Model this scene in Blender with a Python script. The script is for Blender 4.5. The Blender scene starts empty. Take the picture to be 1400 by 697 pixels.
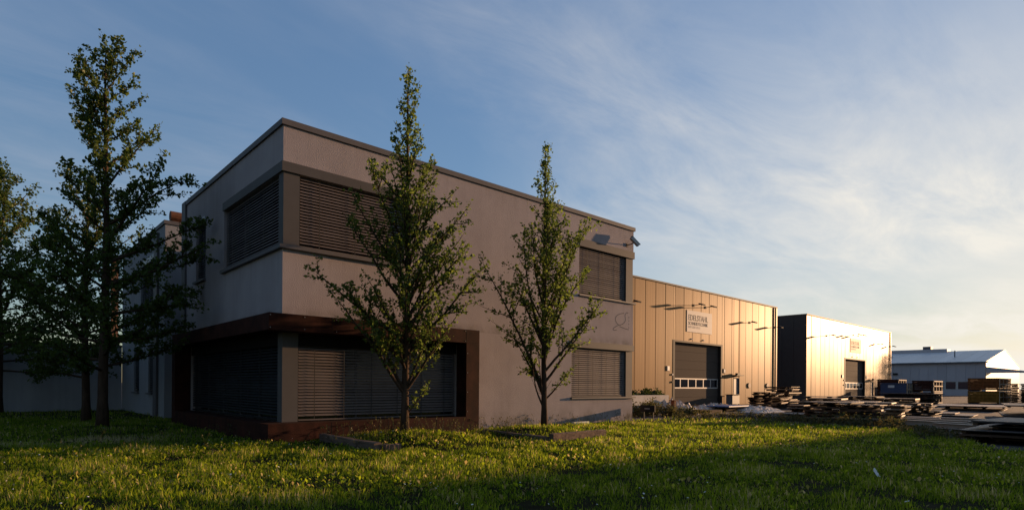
import bpy, math, random
import numpy as np
from mathutils import Vector, Matrix, noise

# ------------------------------------------------------------------ camera, sky, sun, exposure
sc = bpy.context.scene
COL = sc.collection
EYE = 1.35
ROLL = 0.0075
RIGHT, FWD = Vector((.7384, -.6743, 0)), Vector((.6743, .7384, 0))
CAM = Vector((-5.217, -13.653, EYE))
cd = bpy.data.cameras.new('camera')
cam = bpy.data.objects.new('camera', cd)
COL.objects.link(cam)
cd.sensor_width = 36
cd.lens = 800 / 1400 * 36
cd.shift_y = 178 / 1400
cd.clip_start, cd.clip_end = .1, 6000
up = Vector((0, 0, 1))
r2 = RIGHT * math.cos(ROLL) + up * math.sin(ROLL)
u2 = up * math.cos(ROLL) - RIGHT * math.sin(ROLL)
mw = Matrix.Identity(4)
for i in range(3):
    mw[i][0], mw[i][1], mw[i][2], mw[i][3] = r2[i], u2[i], -FWD[i], CAM[i]
cam.matrix_world = mw
sc.camera = cam

SUN_EL = math.radians(6.2)
SUN_GR = math.radians(8.5)                       # how far the sun stands off the facade line
SUNV = Vector((math.cos(SUN_GR) * math.cos(SUN_EL), -math.sin(SUN_GR) * math.cos(SUN_EL), math.sin(SUN_EL)))
w = bpy.data.worlds.new('World')
sc.world = w
w.use_nodes = True
nt = w.node_tree
for n in list(nt.nodes):
    nt.nodes.remove(n)


def N(t, kind, **kw):
    n = t.nodes.new(kind)
    for k, v in kw.items():
        if k.startswith('i_'):
            n.inputs[k[2:].replace('_', ' ')].default_value = v
        else:
            setattr(n, k, v)
    return n


def world_nodes():
    L = nt.links.new

    def M(op, a, b=None, clamp=False):
        n = N(nt, 'ShaderNodeMath', operation=op, use_clamp=clamp)
        for i, v in enumerate((a, b)):
            if v is None: continue
            if isinstance(v, (int, float)): n.inputs[i].default_value = v
            else: L(v, n.inputs[i])
        return n.outputs[0]

    def R(v, a, b, c=0.0, d=1.0, smooth=False):
        n = N(nt, 'ShaderNodeMapRange', clamp=True)
        if smooth: n.interpolation_type = 'SMOOTHSTEP'
        L(v, n.inputs[0])
        for i, q in enumerate((a, b, c, d)): n.inputs[i + 1].default_value = q
        return n.outputs[0]

    sky = N(nt, 'ShaderNodeTexSky', sky_type='NISHITA')
    sky.sun_disc = False
    sky.sun_elevation = SUN_EL
    sky.sun_rotation = math.atan2(SUNV.x, SUNV.y)
    sky.altitude = 100
    sky.air_density, sky.dust_density, sky.ozone_density = 1.0, .3, 2.0
    # the photograph holds the glow near the sun: compress the sky's own range of brightness
    bw = N(nt, 'ShaderNodeRGBToBW'); L(sky.outputs[0], bw.inputs[0])
    k = M('POWER', bw.outputs[0], -.42)
    sc_ = N(nt, 'ShaderNodeVectorMath', operation='SCALE'); L(sky.outputs[0], sc_.inputs[0]); L(k, sc_.inputs['Scale'])
    tc = N(nt, 'ShaderNodeTexCoord')
    sep = N(nt, 'ShaderNodeSeparateXYZ'); L(tc.outputs['Generated'], sep.inputs[0])
    za = M('ADD', M('MAXIMUM', sep.outputs[2], 0.0), .10)
    comb = N(nt, 'ShaderNodeCombineXYZ')
    L(M('DIVIDE', sep.outputs[0], za), comb.inputs[0]); L(M('DIVIDE', sep.outputs[1], za), comb.inputs[1])

    def cloud(rot, scl, noise_scale, detail, rough, dist, off):
        mp = N(nt, 'ShaderNodeMapping')
        mp.inputs['Rotation'].default_value = (0, 0, math.radians(rot)); mp.inputs['Scale'].default_value = scl; mp.inputs['Location'].default_value = (off, off * .7, 0)
        L(comb.outputs[0], mp.inputs[0])
        n = N(nt, 'ShaderNodeTexNoise'); n.inputs['Scale'].default_value = noise_scale; n.inputs['Detail'].default_value = detail
        n.inputs['Roughness'].default_value = rough; n.inputs['Distortion'].default_value = dist
        L(mp.outputs[0], n.inputs[0])
        return n.outputs['Fac']

    fine = R(cloud(80, (.75, 1.9, 1), 1.5, 11, .66, .45, 0), .36, .76)
    patch = R(cloud(20, (1, 1, 1), .55, 5, .55, .5, 3.7), .40, .66)
    broad = R(cloud(40, (.7, 1.3, 1), .6, 6, .6, .4, 9.1), .3, .72)
    dot = N(nt, 'ShaderNodeVectorMath', operation='DOT_PRODUCT'); dot.inputs[1].default_value = SUNV
    L(tc.outputs['Generated'], dot.inputs[0])
    near = R(dot.outputs['Value'], .50, .95, 0, 1)
    low = R(sep.outputs[2], .03, .52, 1.05, .26)
    # high thin veil towards the sun, broken by the fine streaks
    veil = M('MULTIPLY', M('MULTIPLY', near, low), M('ADD', .46, M('ADD', M('MULTIPLY', fine, .24), M('MULTIPLY', broad, .46))))
    wisps = M('MULTIPLY', M('MULTIPLY', fine, patch), .58)
    fac = M('MINIMUM', M('ADD', veil, wisps), .92)
    cc = N(nt, 'ShaderNodeMix', data_type='RGBA', blend_type='MIX')
    cc.inputs[6].default_value = (2.0, 2.15, 2.55, 1)
    cc.inputs[7].default_value = (4.15, 3.95, 3.55, 1)
    L(R(dot.outputs['Value'], .2, .95), cc.inputs[0])
    mix = N(nt, 'ShaderNodeMix', data_type='RGBA', blend_type='MIX')
    tn = N(nt, 'ShaderNodeVectorMath', operation='MULTIPLY'); tn.inputs[1].default_value = (.98, .98, 1.09); L(sc_.outputs[0], tn.inputs[0])
    L(fac, mix.inputs[0]); L(tn.outputs[0], mix.inputs[6]); L(cc.outputs[2], mix.inputs[7])
    # sky dimmed behind and above the viewpoint, added to deepen the ambient shade
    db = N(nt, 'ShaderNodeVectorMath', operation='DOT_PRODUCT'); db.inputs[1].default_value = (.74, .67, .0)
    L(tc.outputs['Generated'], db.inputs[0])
    back_dim = R(db.outputs['Value'], -.45, .42, .74, 1.0, smooth=True)
    dm = N(nt, 'ShaderNodeVectorMath', operation='SCALE'); L(mix.outputs[2], dm.inputs[0]); L(back_dim, dm.inputs['Scale'])
    bg = N(nt, 'ShaderNodeBackground'); bg.inputs['Strength'].default_value = SKY_STRENGTH
    out = N(nt, 'ShaderNodeOutputWorld')
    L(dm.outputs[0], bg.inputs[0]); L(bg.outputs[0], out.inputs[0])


SKY_STRENGTH = .15
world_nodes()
sd = bpy.data.lights.new('sun', 'SUN')
sd.energy = 5.0
sd.angle = math.radians(.53)
sd.color = (1.0, .60, .32)
sun = bpy.data.objects.new('sun', sd)
COL.objects.link(sun)
sun.rotation_euler = (-SUNV).to_track_quat('-Z', 'Y').to_euler()
vs = sc.view_settings
vs.view_transform = 'Standard'; vs.look = 'None'; vs.gamma = 1; vs.use_curve_mapping = False
vs.exposure = 0.58
sc.cycles.use_denoising = True
sc.cycles.max_bounces = 6

# ------------------------------------------------------------------ materials
MATS = {}


def mat(name, col, rough=.7, metal=0.0, var=.12, scale=3.0, bump=0.0, bscale=40.0, stretch=(1, 1, 1), col2=None, island=0.0, spec=.5, streak=0.0, dirt=None):
    """procedural surface: two-tone noise, optional bump, optional per-piece variation and vertical rain streaks"""
    m = bpy.data.materials.new(name); m.use_nodes = True
    t = m.node_tree; L = t.links.new
    b = t.nodes['Principled BSDF']
    tc = N(t, 'ShaderNodeTexCoord')
    mp = N(t, 'ShaderNodeMapping'); mp.inputs['Scale'].default_value = stretch
    L(tc.outputs['Object'], mp.inputs[0])
    n = N(t, 'ShaderNodeTexNoise'); n.inputs['Scale'].default_value = scale
    n.inputs['Detail'].default_value = 8; n.inputs['Roughness'].default_value = .6
    L(mp.outputs[0], n.inputs[0])
    rmp = N(t, 'ShaderNodeMapRange', clamp=True); rmp.inputs[1].default_value = .3; rmp.inputs[2].default_value = .7
    L(n.outputs['Fac'], rmp.inputs[0])
    c1 = [max(0, c * (1 - var)) for c in col]
    c2 = [c * (1 + var) for c in (col2 or col)]
    mx = N(t, 'ShaderNodeMix', data_type='RGBA')
    mx.inputs[6].default_value = (*c1, 1); mx.inputs[7].default_value = (*c2, 1)
    L(rmp.outputs[0], mx.inputs[0])
    last = mx.outputs[2]
    if streak:
        ms = N(t, 'ShaderNodeMapping'); ms.inputs['Scale'].default_value = (2.6, 2.6, .12)
        L(tc.outputs['Object'], ms.inputs[0])
        ns = N(t, 'ShaderNodeTexNoise'); ns.inputs['Scale'].default_value = 1.6; ns.inputs['Detail'].default_value = 7
        L(ms.outputs[0], ns.inputs[0])
        rs = N(t, 'ShaderNodeMapRange', clamp=True); rs.inputs[1].default_value = .35; rs.inputs[2].default_value = .7
        rs.inputs[3].default_value = 1 - streak; rs.inputs[4].default_value = 1 + streak * .4
        L(ns.outputs['Fac'], rs.inputs[0])
        hs = N(t, 'ShaderNodeVectorMath', operation='SCALE')
        L(last, hs.inputs[0]); L(rs.outputs[0], hs.inputs['Scale'])
        last = hs.outputs[0]
    if island:
        ge = N(t, 'ShaderNodeNewGeometry')
        ri = N(t, 'ShaderNodeMapRange'); ri.inputs[3].default_value = 1 - island; ri.inputs[4].default_value = 1 + island
        L(ge.outputs['Random Per Island'], ri.inputs[0])
        hs = N(t, 'ShaderNodeVectorMath', operation='SCALE')
        L(last, hs.inputs[0]); L(ri.outputs[0], hs.inputs['Scale'])
        last = hs.outputs[0]
    if dirt:
        sp = N(t, 'ShaderNodeSeparateXYZ'); L(tc.outputs['Object'], sp.inputs[0])
        nd = N(t, 'ShaderNodeTexNoise'); nd.inputs['Scale'].default_value = 1.7; nd.inputs['Detail'].default_value = 9; nd.inputs['Roughness'].default_value = .68
        L(tc.outputs['Object'], nd.inputs[0])
        tot = None
        for z0, z1, amt in dirt:
            zr = N(t, 'ShaderNodeMapRange', clamp=True, interpolation_type='SMOOTHSTEP')
            for i, q in enumerate((z0, z1, amt, 0)): zr.inputs[i + 1].default_value = q
            L(sp.outputs[2], zr.inputs[0])
            gt_ = N(t, 'ShaderNodeMath', operation='GREATER_THAN'); gt_.inputs[1].default_value = z0 - .002 if z0 > .5 else -9
            L(sp.outputs[2], gt_.inputs[0])
            mm = N(t, 'ShaderNodeMath', operation='MULTIPLY'); L(zr.outputs[0], mm.inputs[0]); L(gt_.outputs[0], mm.inputs[1])
            if tot is None: tot = mm.outputs[0]
            else:
                ad = N(t, 'ShaderNodeMath', operation='MAXIMUM'); L(tot, ad.inputs[0]); L(mm.outputs[0], ad.inputs[1]); tot = ad.outputs[0]
        sm_ = N(t, 'ShaderNodeMapping'); sm_.inputs['Scale'].default_value = (5.5, 5.5, .22); L(tc.outputs['Object'], sm_.inputs[0])
        sn_ = N(t, 'ShaderNodeTexNoise'); sn_.inputs['Scale'].default_value = 1.0; sn_.inputs['Detail'].default_value = 6; L(sm_.outputs[0], sn_.inputs[0])
        sr_ = N(t, 'ShaderNodeMapRange', clamp=True); sr_.inputs[1].default_value = .5; sr_.inputs[2].default_value = .72; L(sn_.outputs['Fac'], sr_.inputs[0])
        for z1, dz in ((7.37, 1.1), (4.49, .8), (.86, .6)):
            zr = N(t, 'ShaderNodeMapRange', clamp=True)
            for i, q in enumerate((z1 - dz, z1, 0, .24)): zr.inputs[i + 1].default_value = q
            L(sp.outputs[2], zr.inputs[0])
            lt_ = N(t, 'ShaderNodeMath', operation='LESS_THAN'); lt_.inputs[1].default_value = z1; L(sp.outputs[2], lt_.inputs[0])
            m1_ = N(t, 'ShaderNodeMath', operation='MULTIPLY'); L(zr.outputs[0], m1_.inputs[0]); L(lt_.outputs[0], m1_.inputs[1])
            m2_ = N(t, 'ShaderNodeMath', operation='MULTIPLY'); L(m1_.outputs[0], m2_.inputs[0]); L(sr_.outputs[0], m2_.inputs[1])
            dk_ = N(t, 'ShaderNodeMix', data_type='RGBA'); dk_.inputs[7].default_value = (.15, .13, .115, 1)
            L(m2_.outputs[0], dk_.inputs[0]); L(last, dk_.inputs[6]); last = dk_.outputs[2]
        nr_ = N(t, 'ShaderNodeMapRange', clamp=True); nr_.inputs[1].default_value = .40; nr_.inputs[2].default_value = .66
        L(nd.outputs['Fac'], nr_.inputs[0])
        fm_ = N(t, 'ShaderNodeMath', operation='MULTIPLY'); L(tot, fm_.inputs[0]); L(nr_.outputs[0], fm_.inputs[1])
        dx_ = N(t, 'ShaderNodeMix', data_type='RGBA'); dx_.inputs[7].default_value = (.10, .085, .055, 1)
        L(fm_.outputs[0], dx_.inputs[0]); L(last, dx_.inputs[6]); last = dx_.outputs[2]
    L(last, b.inputs['Base Color'])
    b.inputs['Roughness'].default_value = rough
    b.inputs['Metallic'].default_value = metal
    b.inputs['Specular IOR Level'].default_value = spec
    if bump:
        nb = N(t, 'ShaderNodeTexNoise'); nb.inputs['Scale'].default_value = bscale; nb.inputs['Detail'].default_value = 5
        L(mp.outputs[0], nb.inputs[0])
        bp = N(t, 'ShaderNodeBump'); bp.inputs['Strength'].default_value = bump; bp.inputs['Distance'].default_value = .02
        L(nb.outputs['Fac'], bp.inputs['Height']); L(bp.outputs[0], b.inputs['Normal'])
    MATS[name] = m
    return m


def leaf_mat(name, ca, cb, trans=.45, attr=None, rough=.45, gloss=.05, tval=1.6):
    """thin leaf or blade: diffuse + translucent + weak gloss; colour varies leaf by leaf"""
    m = bpy.data.materials.new(name); m.use_nodes = True
    t = m.node_tree; L = t.links.new
    t.nodes.remove(t.nodes['Principled BSDF'])
    out = t.nodes['Material Output']
    mx = N(t, 'ShaderNodeMix', data_type='RGBA')
    mx.inputs[6].default_value = (*ca, 1); mx.inputs[7].default_value = (*cb, 1)
    if attr:
        a = N(t, 'ShaderNodeAttribute'); a.attribute_name = attr
        cr = N(t, 'ShaderNodeValToRGB'); e = cr.color_ramp.elements
        e[0].position = 0; e[0].color = (*ca, 1); e[1].position = .72; e[1].color = (*cb, 1)
        x = e.new(.88); x.color = (.26, .22, .07, 1)
        x = e.new(1.0); x.color = (.36, .31, .15, 1)
        L(a.outputs['Fac'], cr.inputs[0])
        L(cr.outputs[0], mx.inputs[6]); L(cr.outputs[0], mx.inputs[7])
    else:
        ge = N(t, 'ShaderNodeNewGeometry')
        L(ge.outputs['Random Per Island'], mx.inputs[0])
    d = N(t, 'ShaderNodeBsdfDiffuse'); tr = N(t, 'ShaderNodeBsdfTranslucent'); gl = N(t, 'ShaderNodeBsdfGlossy')
    gl.inputs['Roughness'].default_value = rough; gl.inputs['Color'].default_value = (.5, .5, .45, 1)
    L(mx.outputs[2], d.inputs[0])
    hs = N(t, 'ShaderNodeHueSaturation'); hs.inputs['Hue'].default_value = .485; hs.inputs['Value'].default_value = tval
    L(mx.outputs[2], hs.inputs['Color']); L(hs.outputs[0], tr.inputs[0])
    m1 = N(t, 'ShaderNodeMixShader'); m1.inputs[0].default_value = trans
    L(d.outputs[0], m1.inputs[1]); L(tr.outputs[0], m1.inputs[2])
    m2 = N(t, 'ShaderNodeMixShader'); m2.inputs[0].default_value = gloss
    L(m1.outputs[0], m2.inputs[1]); L(gl.outputs[0], m2.inputs[2])
    L(m2.outputs[0], out.inputs[0])
    MATS[name] = m
    return m


PLASTER = mat('plaster', (.375, .325, .322), .95, var=.13, scale=.55, bump=.45, bscale=45, streak=.035, spec=.15, dirt=((.05, .75, .8), (2.93, 3.25, .6), (.9, .9001, 0)))
PLASTER2 = mat('plaster_wing', (.30, .30, .31), .9, var=.08, scale=.6, bump=.3, bscale=60, streak=.05, spec=.15)
PLASTER3 = mat('plaster_annex', (.36, .36, .37), .9, var=.10, scale=.7, bump=.2, streak=.1)
METAL = mat('grey_cladding', (.100, .092, .088), .6, var=.08, scale=2, spec=.12)
CAP = mat('parapet_metal', (.125, .115, .115), .6, var=.08, scale=2, spec=.2)
LINTEL = mat('bright_lintel_metal', (.34, .34, .345), .5, metal=.3, var=.08, scale=2)
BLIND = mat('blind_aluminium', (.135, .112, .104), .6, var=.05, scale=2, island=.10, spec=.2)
BLINDSHADE = mat('blind_shaded', (.016, .016, .017), .6, var=.05, scale=2, island=.1, spec=.15)  # darker copy of the blind, with the shade put into its colour
CORD = mat('blind_cord', (.02, .02, .02), .8)
GLASS = mat('dark_glass', (.012, .013, .016), .08, var=.1)
CORTEN = mat('weathered_steel', (.027, .0078, .0048), .8, var=.35, scale=2.2, bump=.15, bscale=30, col2=(.046, .0135, .0075), streak=.3, spec=.12)
SHADEDARK = mat('shade_dark', (.014, .011, .010), .9, spec=.08)
ROOF = mat('roof_felt', (.12, .12, .12), .9)
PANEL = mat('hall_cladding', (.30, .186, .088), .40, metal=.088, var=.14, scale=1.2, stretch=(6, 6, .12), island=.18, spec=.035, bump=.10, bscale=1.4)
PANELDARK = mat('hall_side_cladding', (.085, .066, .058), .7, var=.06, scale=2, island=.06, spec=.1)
HALLTRIM = mat('hall_trim', (.14, .105, .075), .6, spec=.15)
GATE = mat('gate_panel', (.10, .078, .062), .85, var=.06, stretch=(1, 1, 6), spec=.08)
GATEFR = mat('gate_frame', (.030, .028, .027), .6, spec=.1)
WHITEFR = mat('white_frame', (.55, .50, .44), .5)
SIGNM = mat('sign_board', (.36, .33, .32), .6, var=.04)
SIGNF = mat('sign_board_faded', (.38, .33, .27), .6, var=.04, spec=.2)
INK = mat('sign_ink', (.06, .05, .048), .7)
INK2 = mat('sign_ink_faded', (.24, .205, .18), .7)
LAMPM = mat('lamp_black', (.022, .021, .021), .6, spec=.15)
LAMPG = mat('lamp_grey', (.3, .3, .3), .4, metal=.5)
REDDISC = mat('red_disc', (.10, .02, .015), .6)
DOORM = mat('door_grey', (.16, .165, .17), .5)
BARK = mat('bark', (.062, .040, .027), .95, var=.4, scale=9, stretch=(1, 1, .25), bump=.8, bscale=25, spec=.1)
GINKGO = leaf_mat('ginkgo_leaf', (.034, .066, .012), (.105, .148, .026), gloss=.03, trans=.5, tval=2.1)
GINKGO2 = leaf_mat('ginkgo_leaf_dark', (.024, .048, .009), (.075, .110, .018), gloss=.03, tval=1.9)
WEEDL = leaf_mat('weed_leaf', (.03, .045, .012), (.10, .085, .03))
BUSHL = leaf_mat('bush_leaf', (.022, .040, .010), (.05, .065, .016))
GRASS = leaf_mat('grass_blade', (.024, .066, .004), (.185, .260, .011), trans=.55, attr='tint', gloss=.012, tval=2.1)
SOIL = mat('soil', (.020, .019, .008), .95, var=.4, scale=5, bump=.6, bscale=30, spec=.05)
YARD = mat('yard_asphalt', (.060, .053, .050), .9, var=.3, scale=1.3, bump=.3, bscale=60, spec=.2)
TIMBER = mat('old_sleeper', (.145, .10, .074), .9, var=.45, scale=4, stretch=(3, .4, 3), bump=.6, bscale=30, spec=.1)
SHEET = mat('rusty_sheet', (.075, .043, .027), .6, metal=.15, var=.4, scale=2.2, island=.6, spec=.2)
SHEETL = mat('pale_sheet', (.27, .20, .14), .55, metal=.1, var=.3, scale=2.2, island=.6, spec=.25)
SHEETD = mat('dark_sheet', (.034, .028, .026), .55, metal=.15, var=.3, scale=3, island=.4, spec=.25)
PALESTEEL = mat('galvanised_steel', (.36, .31, .26), .5, metal=.3, var=.15, scale=4)
BEARER = mat('bearer_timber', (.070, .044, .027), .9, var=.35, scale=6, island=.4, spec=.08)
CRATEW = mat('crate_wood', (.19, .070, .022), .85, var=.3, scale=4, island=.25, spec=.1)
CRATEY = mat('crate_wood_yellow', (.23, .115, .022), .85, var=.3, scale=4, island=.25, spec=.1)
CRATER = mat('crate_dark_red', (.055, .022, .015), .85, var=.3, scale=4, island=.25, spec=.1)
CAGEM = mat('cage_wood', (.42, .30, .19), .7, var=.2)
BLUE = mat('blue_paint', (.03, .06, .13), .5, var=.15)
BLUES = mat('blue_sheet', (.03, .12, .32), .45, var=.2)
FILM = mat('plastic_film', (.44, .36, .29), .35, var=.3, scale=4, spec=.4)
CONC = mat('white_concrete', (.55, .50, .44), .85, var=.15, scale=2)
RUST = mat('rust', (.14, .05, .02), .9, var=.4, scale=8)
HALLW = mat('grey_hall_wall', (.48, .42, .42), .6, metal=.0, var=.05, scale=.6, island=.05, spec=.2)
HALLG = mat('pale_gable', (.55, .45, .33), .42, metal=.1, var=.04, island=.03)
HALLR = mat('grey_hall_roof', (.60, .58, .56), .5, metal=.1, var=.06, scale=.4, island=.06)
PAPER = mat('paper', (.75, .72, .68), .8, var=.05)
BRICK = mat('chimney_brick', (.24, .12, .07), .9, var=.2)
GRAF = mat('graffiti_paint', (.11, .105, .11), .8, spec=.1)
WHITEP = mat('white_paint', (.7, .68, .64), .6)


# ------------------------------------------------------------------ mesh building
class MB:
    def __init__(self):
        self.v, self.f = [], []

    def add(self, vs, fs):
        o = len(self.v)
        self.v += [tuple(p) for p in vs]
        self.f += [tuple(i + o for i in f) for f in fs]
        return self

    def box(self, x0, x1, y0, y1, z0, z1, rot=0, piv=None):
        vs = [(x, y, z) for z in (z0, z1) for x, y in ((x0, y0), (x1, y0), (x1, y1), (x0, y1))]
        if rot:
            px, py = piv or ((x0 + x1) / 2, (y0 + y1) / 2)
            c, s = math.cos(rot), math.sin(rot)
            vs = [(px + (x - px) * c - (y - py) * s, py + (x - px) * s + (y - py) * c, z) for x, y, z in vs]
        return self.add(vs, [(3, 2, 1, 0), (4, 5, 6, 7), (0, 1, 5, 4), (1, 2, 6, 5), (2, 3, 7, 6), (3, 0, 4, 7)])

    def tube(self, pts, rad, n=6, cap=True):
        pts = [Vector(p) for p in pts]
        if not hasattr(rad, '__len__'):
            rad = [rad] * len(pts)
        vs, fs = [], []
        for i, p in enumerate(pts):
            d = (pts[min(i + 1, len(pts) - 1)] - pts[max(i - 1, 0)]).normalized()
            a = d.cross(Vector((0, 0, 1)) if abs(d.z) < .95 else Vector((1, 0, 0))).normalized()
            b = d.cross(a)
            for k in range(n):
                t = 2 * math.pi * k / n
                vs.append(p + (a * math.cos(t) + b * math.sin(t)) * rad[i])
        for i in range(len(pts) - 1):
            for k in range(n):
                k2 = (k + 1) % n
                fs.append((i * n + k, i * n + k2, (i + 1) * n + k2, (i + 1) * n + k))
        if cap:
            fs.append(tuple(range(n - 1, -1, -1)))
            fs.append(tuple((len(pts) - 1) * n + k for k in range(n)))
        return self.add(vs, fs)

    def prism(self, poly, axis, a0, a1):
        """poly in the two other axes, extruded along axis"""
        def mk(p, a):
            q = list(p); q.insert(axis, a); return q
        n = len(poly)
        vs = [mk(p, a0) for p in poly] + [mk(p, a1) for p in poly]
        fs = [tuple(range(n)), tuple(range(2 * n - 1, n - 1, -1))] + [(i, i + n, (i + 1) % n + n, (i + 1) % n) for i in range(n)]
        return self.add(vs, fs)

    def build(self, name, m, parent=None, smooth=False, fix=True):
        me = bpy.data.meshes.new(name)
        off = Vector(parent.location) if parent is not None and parent.type == 'EMPTY' else Vector((0, 0, 0))
        if parent is not None and parent.type != 'EMPTY':
            off = Vector(parent.get('_org', (0, 0, 0)))
        me.from_pydata([Vector(p) - off for p in self.v], [], self.f)
        if fix:
            import bmesh
            bm = bmesh.new(); bm.from_mesh(me)
            bmesh.ops.recalc_face_normals(bm, faces=bm.faces)
            bm.to_mesh(me); bm.free()
        if smooth:
            for p in me.polygons:
                p.use_smooth = True
        me.materials.append(m)
        o = bpy.data.objects.new(name, me)
        COL.objects.link(o)
        if parent is not None:
            o.parent = parent
            o['_org'] = tuple(off)
        return o


def build_multi(name, pairs, parent=None):
    """one mesh from several MBs, each with its own material"""
    allmb = MB(); idx = []
    for k, (mb, m) in enumerate(pairs):
        allmb.add(mb.v, mb.f); idx += [k] * len(mb.f)
    o = allmb.build(name, pairs[0][1], parent, fix=False)
    for mb, m in pairs[1:]: o.data.materials.append(m)
    o.data.polygons.foreach_set('material_index', idx)
    return o


def tag(o, label=None, cat=None, group=None, kind=None):
    if label: o['label'] = label
    if cat: o['category'] = cat
    if group: o['group'] = group
    if kind: o['kind'] = kind
    return o


def thing(name, label, cat, loc=(0, 0, 0), group=None):
    o = bpy.data.objects.new(name, None)
    COL.objects.link(o)
    o.location = loc
    o.empty_display_size = .3
    return tag(o, label, cat, group)


def wall_grid(mb, axis, ss, zs, holes, n0, n1):
    """a wall along axis ('x' or 'y') cut into cells, leaving out the cells whose centre falls in a hole"""
    for i in range(len(ss) - 1):
        for j in range(len(zs) - 1):
            cs, cz = (ss[i] + ss[i + 1]) / 2, (zs[j] + zs[j + 1]) / 2
            if any(h[0] < cs < h[1] and h[2] < cz < h[3] for h in holes):
                continue
            if axis == 'x':
                mb.box(ss[i], ss[i + 1], n0, n1, zs[j], zs[j + 1])
            else:
                mb.box(n0, n1, ss[i], ss[i + 1], zs[j], zs[j + 1])
    return mb


def wall_faces(axis, s0, s1, z0, z1, holes, n0, n1):
    ss = sorted({s0, s1, *[h[0] for h in holes], *[h[1] for h in holes]})
    zs = sorted({z0, z1, *[h[2] for h in holes], *[h[3] for h in holes]})
    ss = [s for s in ss if s0 <= s <= s1]; zs = [z for z in zs if z0 <= z <= z1]
    return wall_grid(MB(), axis, ss, zs, holes, n0, n1)


def blind_mesh(axis, s0, s1, z0, z1, n, pitch=.072, chord=.066, tilt=52, seed=0):
    """closed outside venetian blind; n is the plane of the slat pivots, outside is towards -n"""
    rng = random.Random(seed)
    mb, cords = MB(), MB()
    k = int((z1 - z0) / pitch)
    for i in range(k):
        zc = z1 - (i + .5) * pitch
        t = math.radians(tilt + rng.uniform(-4, 4))
        dn, dz = math.cos(t) * chord / 2, math.sin(t) * chord / 2
        prof = [(n + dn, zc + dz), (n - .006 * math.sin(t) , zc + .004), (n - dn, zc - dz)]
        vs = []
        for s in (s0, s1):
            sag = rng.uniform(-.002, .002)
            for (a, z) in prof:
                vs.append((s, a, z + sag) if axis == 'x' else (a, s, z + sag))
        mb.add(vs, [(0, 1, 4, 3), (1, 2, 5, 4)])
    m = max(2, int((s1 - s0) / .75))
    for i in range(m):
        s = s0 + (s1 - s0) * (i + .5) / m
        if axis == 'x':
            cords.box(s - .009, s + .009, n - .046, n - .043, z0, z1)
        else:
            cords.box(n - .046, n - .043, s - .009, s + .009, z0, z1)
    return mb, cords


def window(parent, axis, s0, s1, z0, z1, n, bm=None, seed=0, blind_top=0.0, label=None, tilt=55):
    """recessed window: frame (the part) with pane, blind and cords as sub-parts"""
    fr = MB()
    d0, d1 = n + .13, n + .20
    t = .05
    def bx(a0, a1, c0, c1, e0=d0, e1=d1):
        if axis == 'x': fr.box(a0, a1, e0, e1, c0, c1)
        else: fr.box(e0, e1, a0, a1, c0, c1)
    bx(s0, s1, z0, z0 + t); bx(s0, s1, z1 - t, z1)
    m = max(1, round((s1 - s0) / 1.4))
    for i in range(m + 1):
        s = s0 + (s1 - s0 - t) * i / m
        bx(s, s + t, z0 + t, z1 - t)
    f = fr.build('window', METAL, parent)
    if label: f['label'] = label
    pm = MB()
    if axis == 'x': pm.box(s0 + .003, s1 - .003, n + .16, n + .175, z0 + .003, z1 - .003)
    else: pm.box(n + .16, n + .175, s0 + .003, s1 - .003, z0 + .003, z1 - .003)
    pm.build('pane', GLASS, f)
    b, c = blind_mesh(axis, s0 + .03, s1 - .03, z0 + .06, z1 - blind_top - .03, n + .075, seed=seed, tilt=tilt)
    # head rail and bottom rail of the blind
    if axis == 'x':
        b.box(s0 + .03, s1 - .03, n + .05, n + .10, z0 + .02, z0 + .05)
    else:
        b.box(n + .05, n + .10, s0 + .03, s1 - .03, z0 + .02, z0 + .05)
    build_multi('blind', [(b, bm or BLIND), (c, CORD)], f)
    return f


# ------------------------------------------------------------------ ground
def mound(x, y):
    z = 0
    for cx, cy, r, h in ((2.5, -1.7, 2.2, .20), (6.2, -2.3, 2.3, .17), (-2.6, 6.4, 2.6, .10)):
        d = math.hypot(x - cx, y - cy) / r
        if d < 1: z += h * (1 - d * d) ** 2
    return z


def gz(x, y):
    return .012 + mound(x, y) + .02 * (noise.noise((x * .45, y * .45, 1.3)) + .35)


LAWN = [(-40, -40), (20, -40), (11.9, -12.6), (11.4, -11.4), (13.3, -10.4), (15.6, -9.4), (17.4, -8.2), (17.2, -6.7), (17.0, -5.2), (18.6, -3.4), (18.8, -1.4), (16.6, -.35),
        (14.0, .15), (13.7, .9), (13.3, 2), (2.2, 11), (2.2, 20.3), (-40, 20.3)]


def inpoly(x, y, poly):
    r = False
    j = len(poly) - 1
    for i in range(len(poly)):
        xi, yi = poly[i]; xj, yj = poly[j]
        if (yi > y) != (yj > y) and x < (xj - xi) * (y - yi) / (yj - yi) + xi:
            r = not r
        j = i
    return r


g = MB()
g.add([(-2500, -2500, -.02), (2500, -2500, -.02), (2500, 2500, -.02), (-2500, 2500, -.02)], [(0, 1, 2, 3)])
tag(g.build('ground', YARD), kind='structure', label='dark asphalt yard around the halls')
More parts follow.
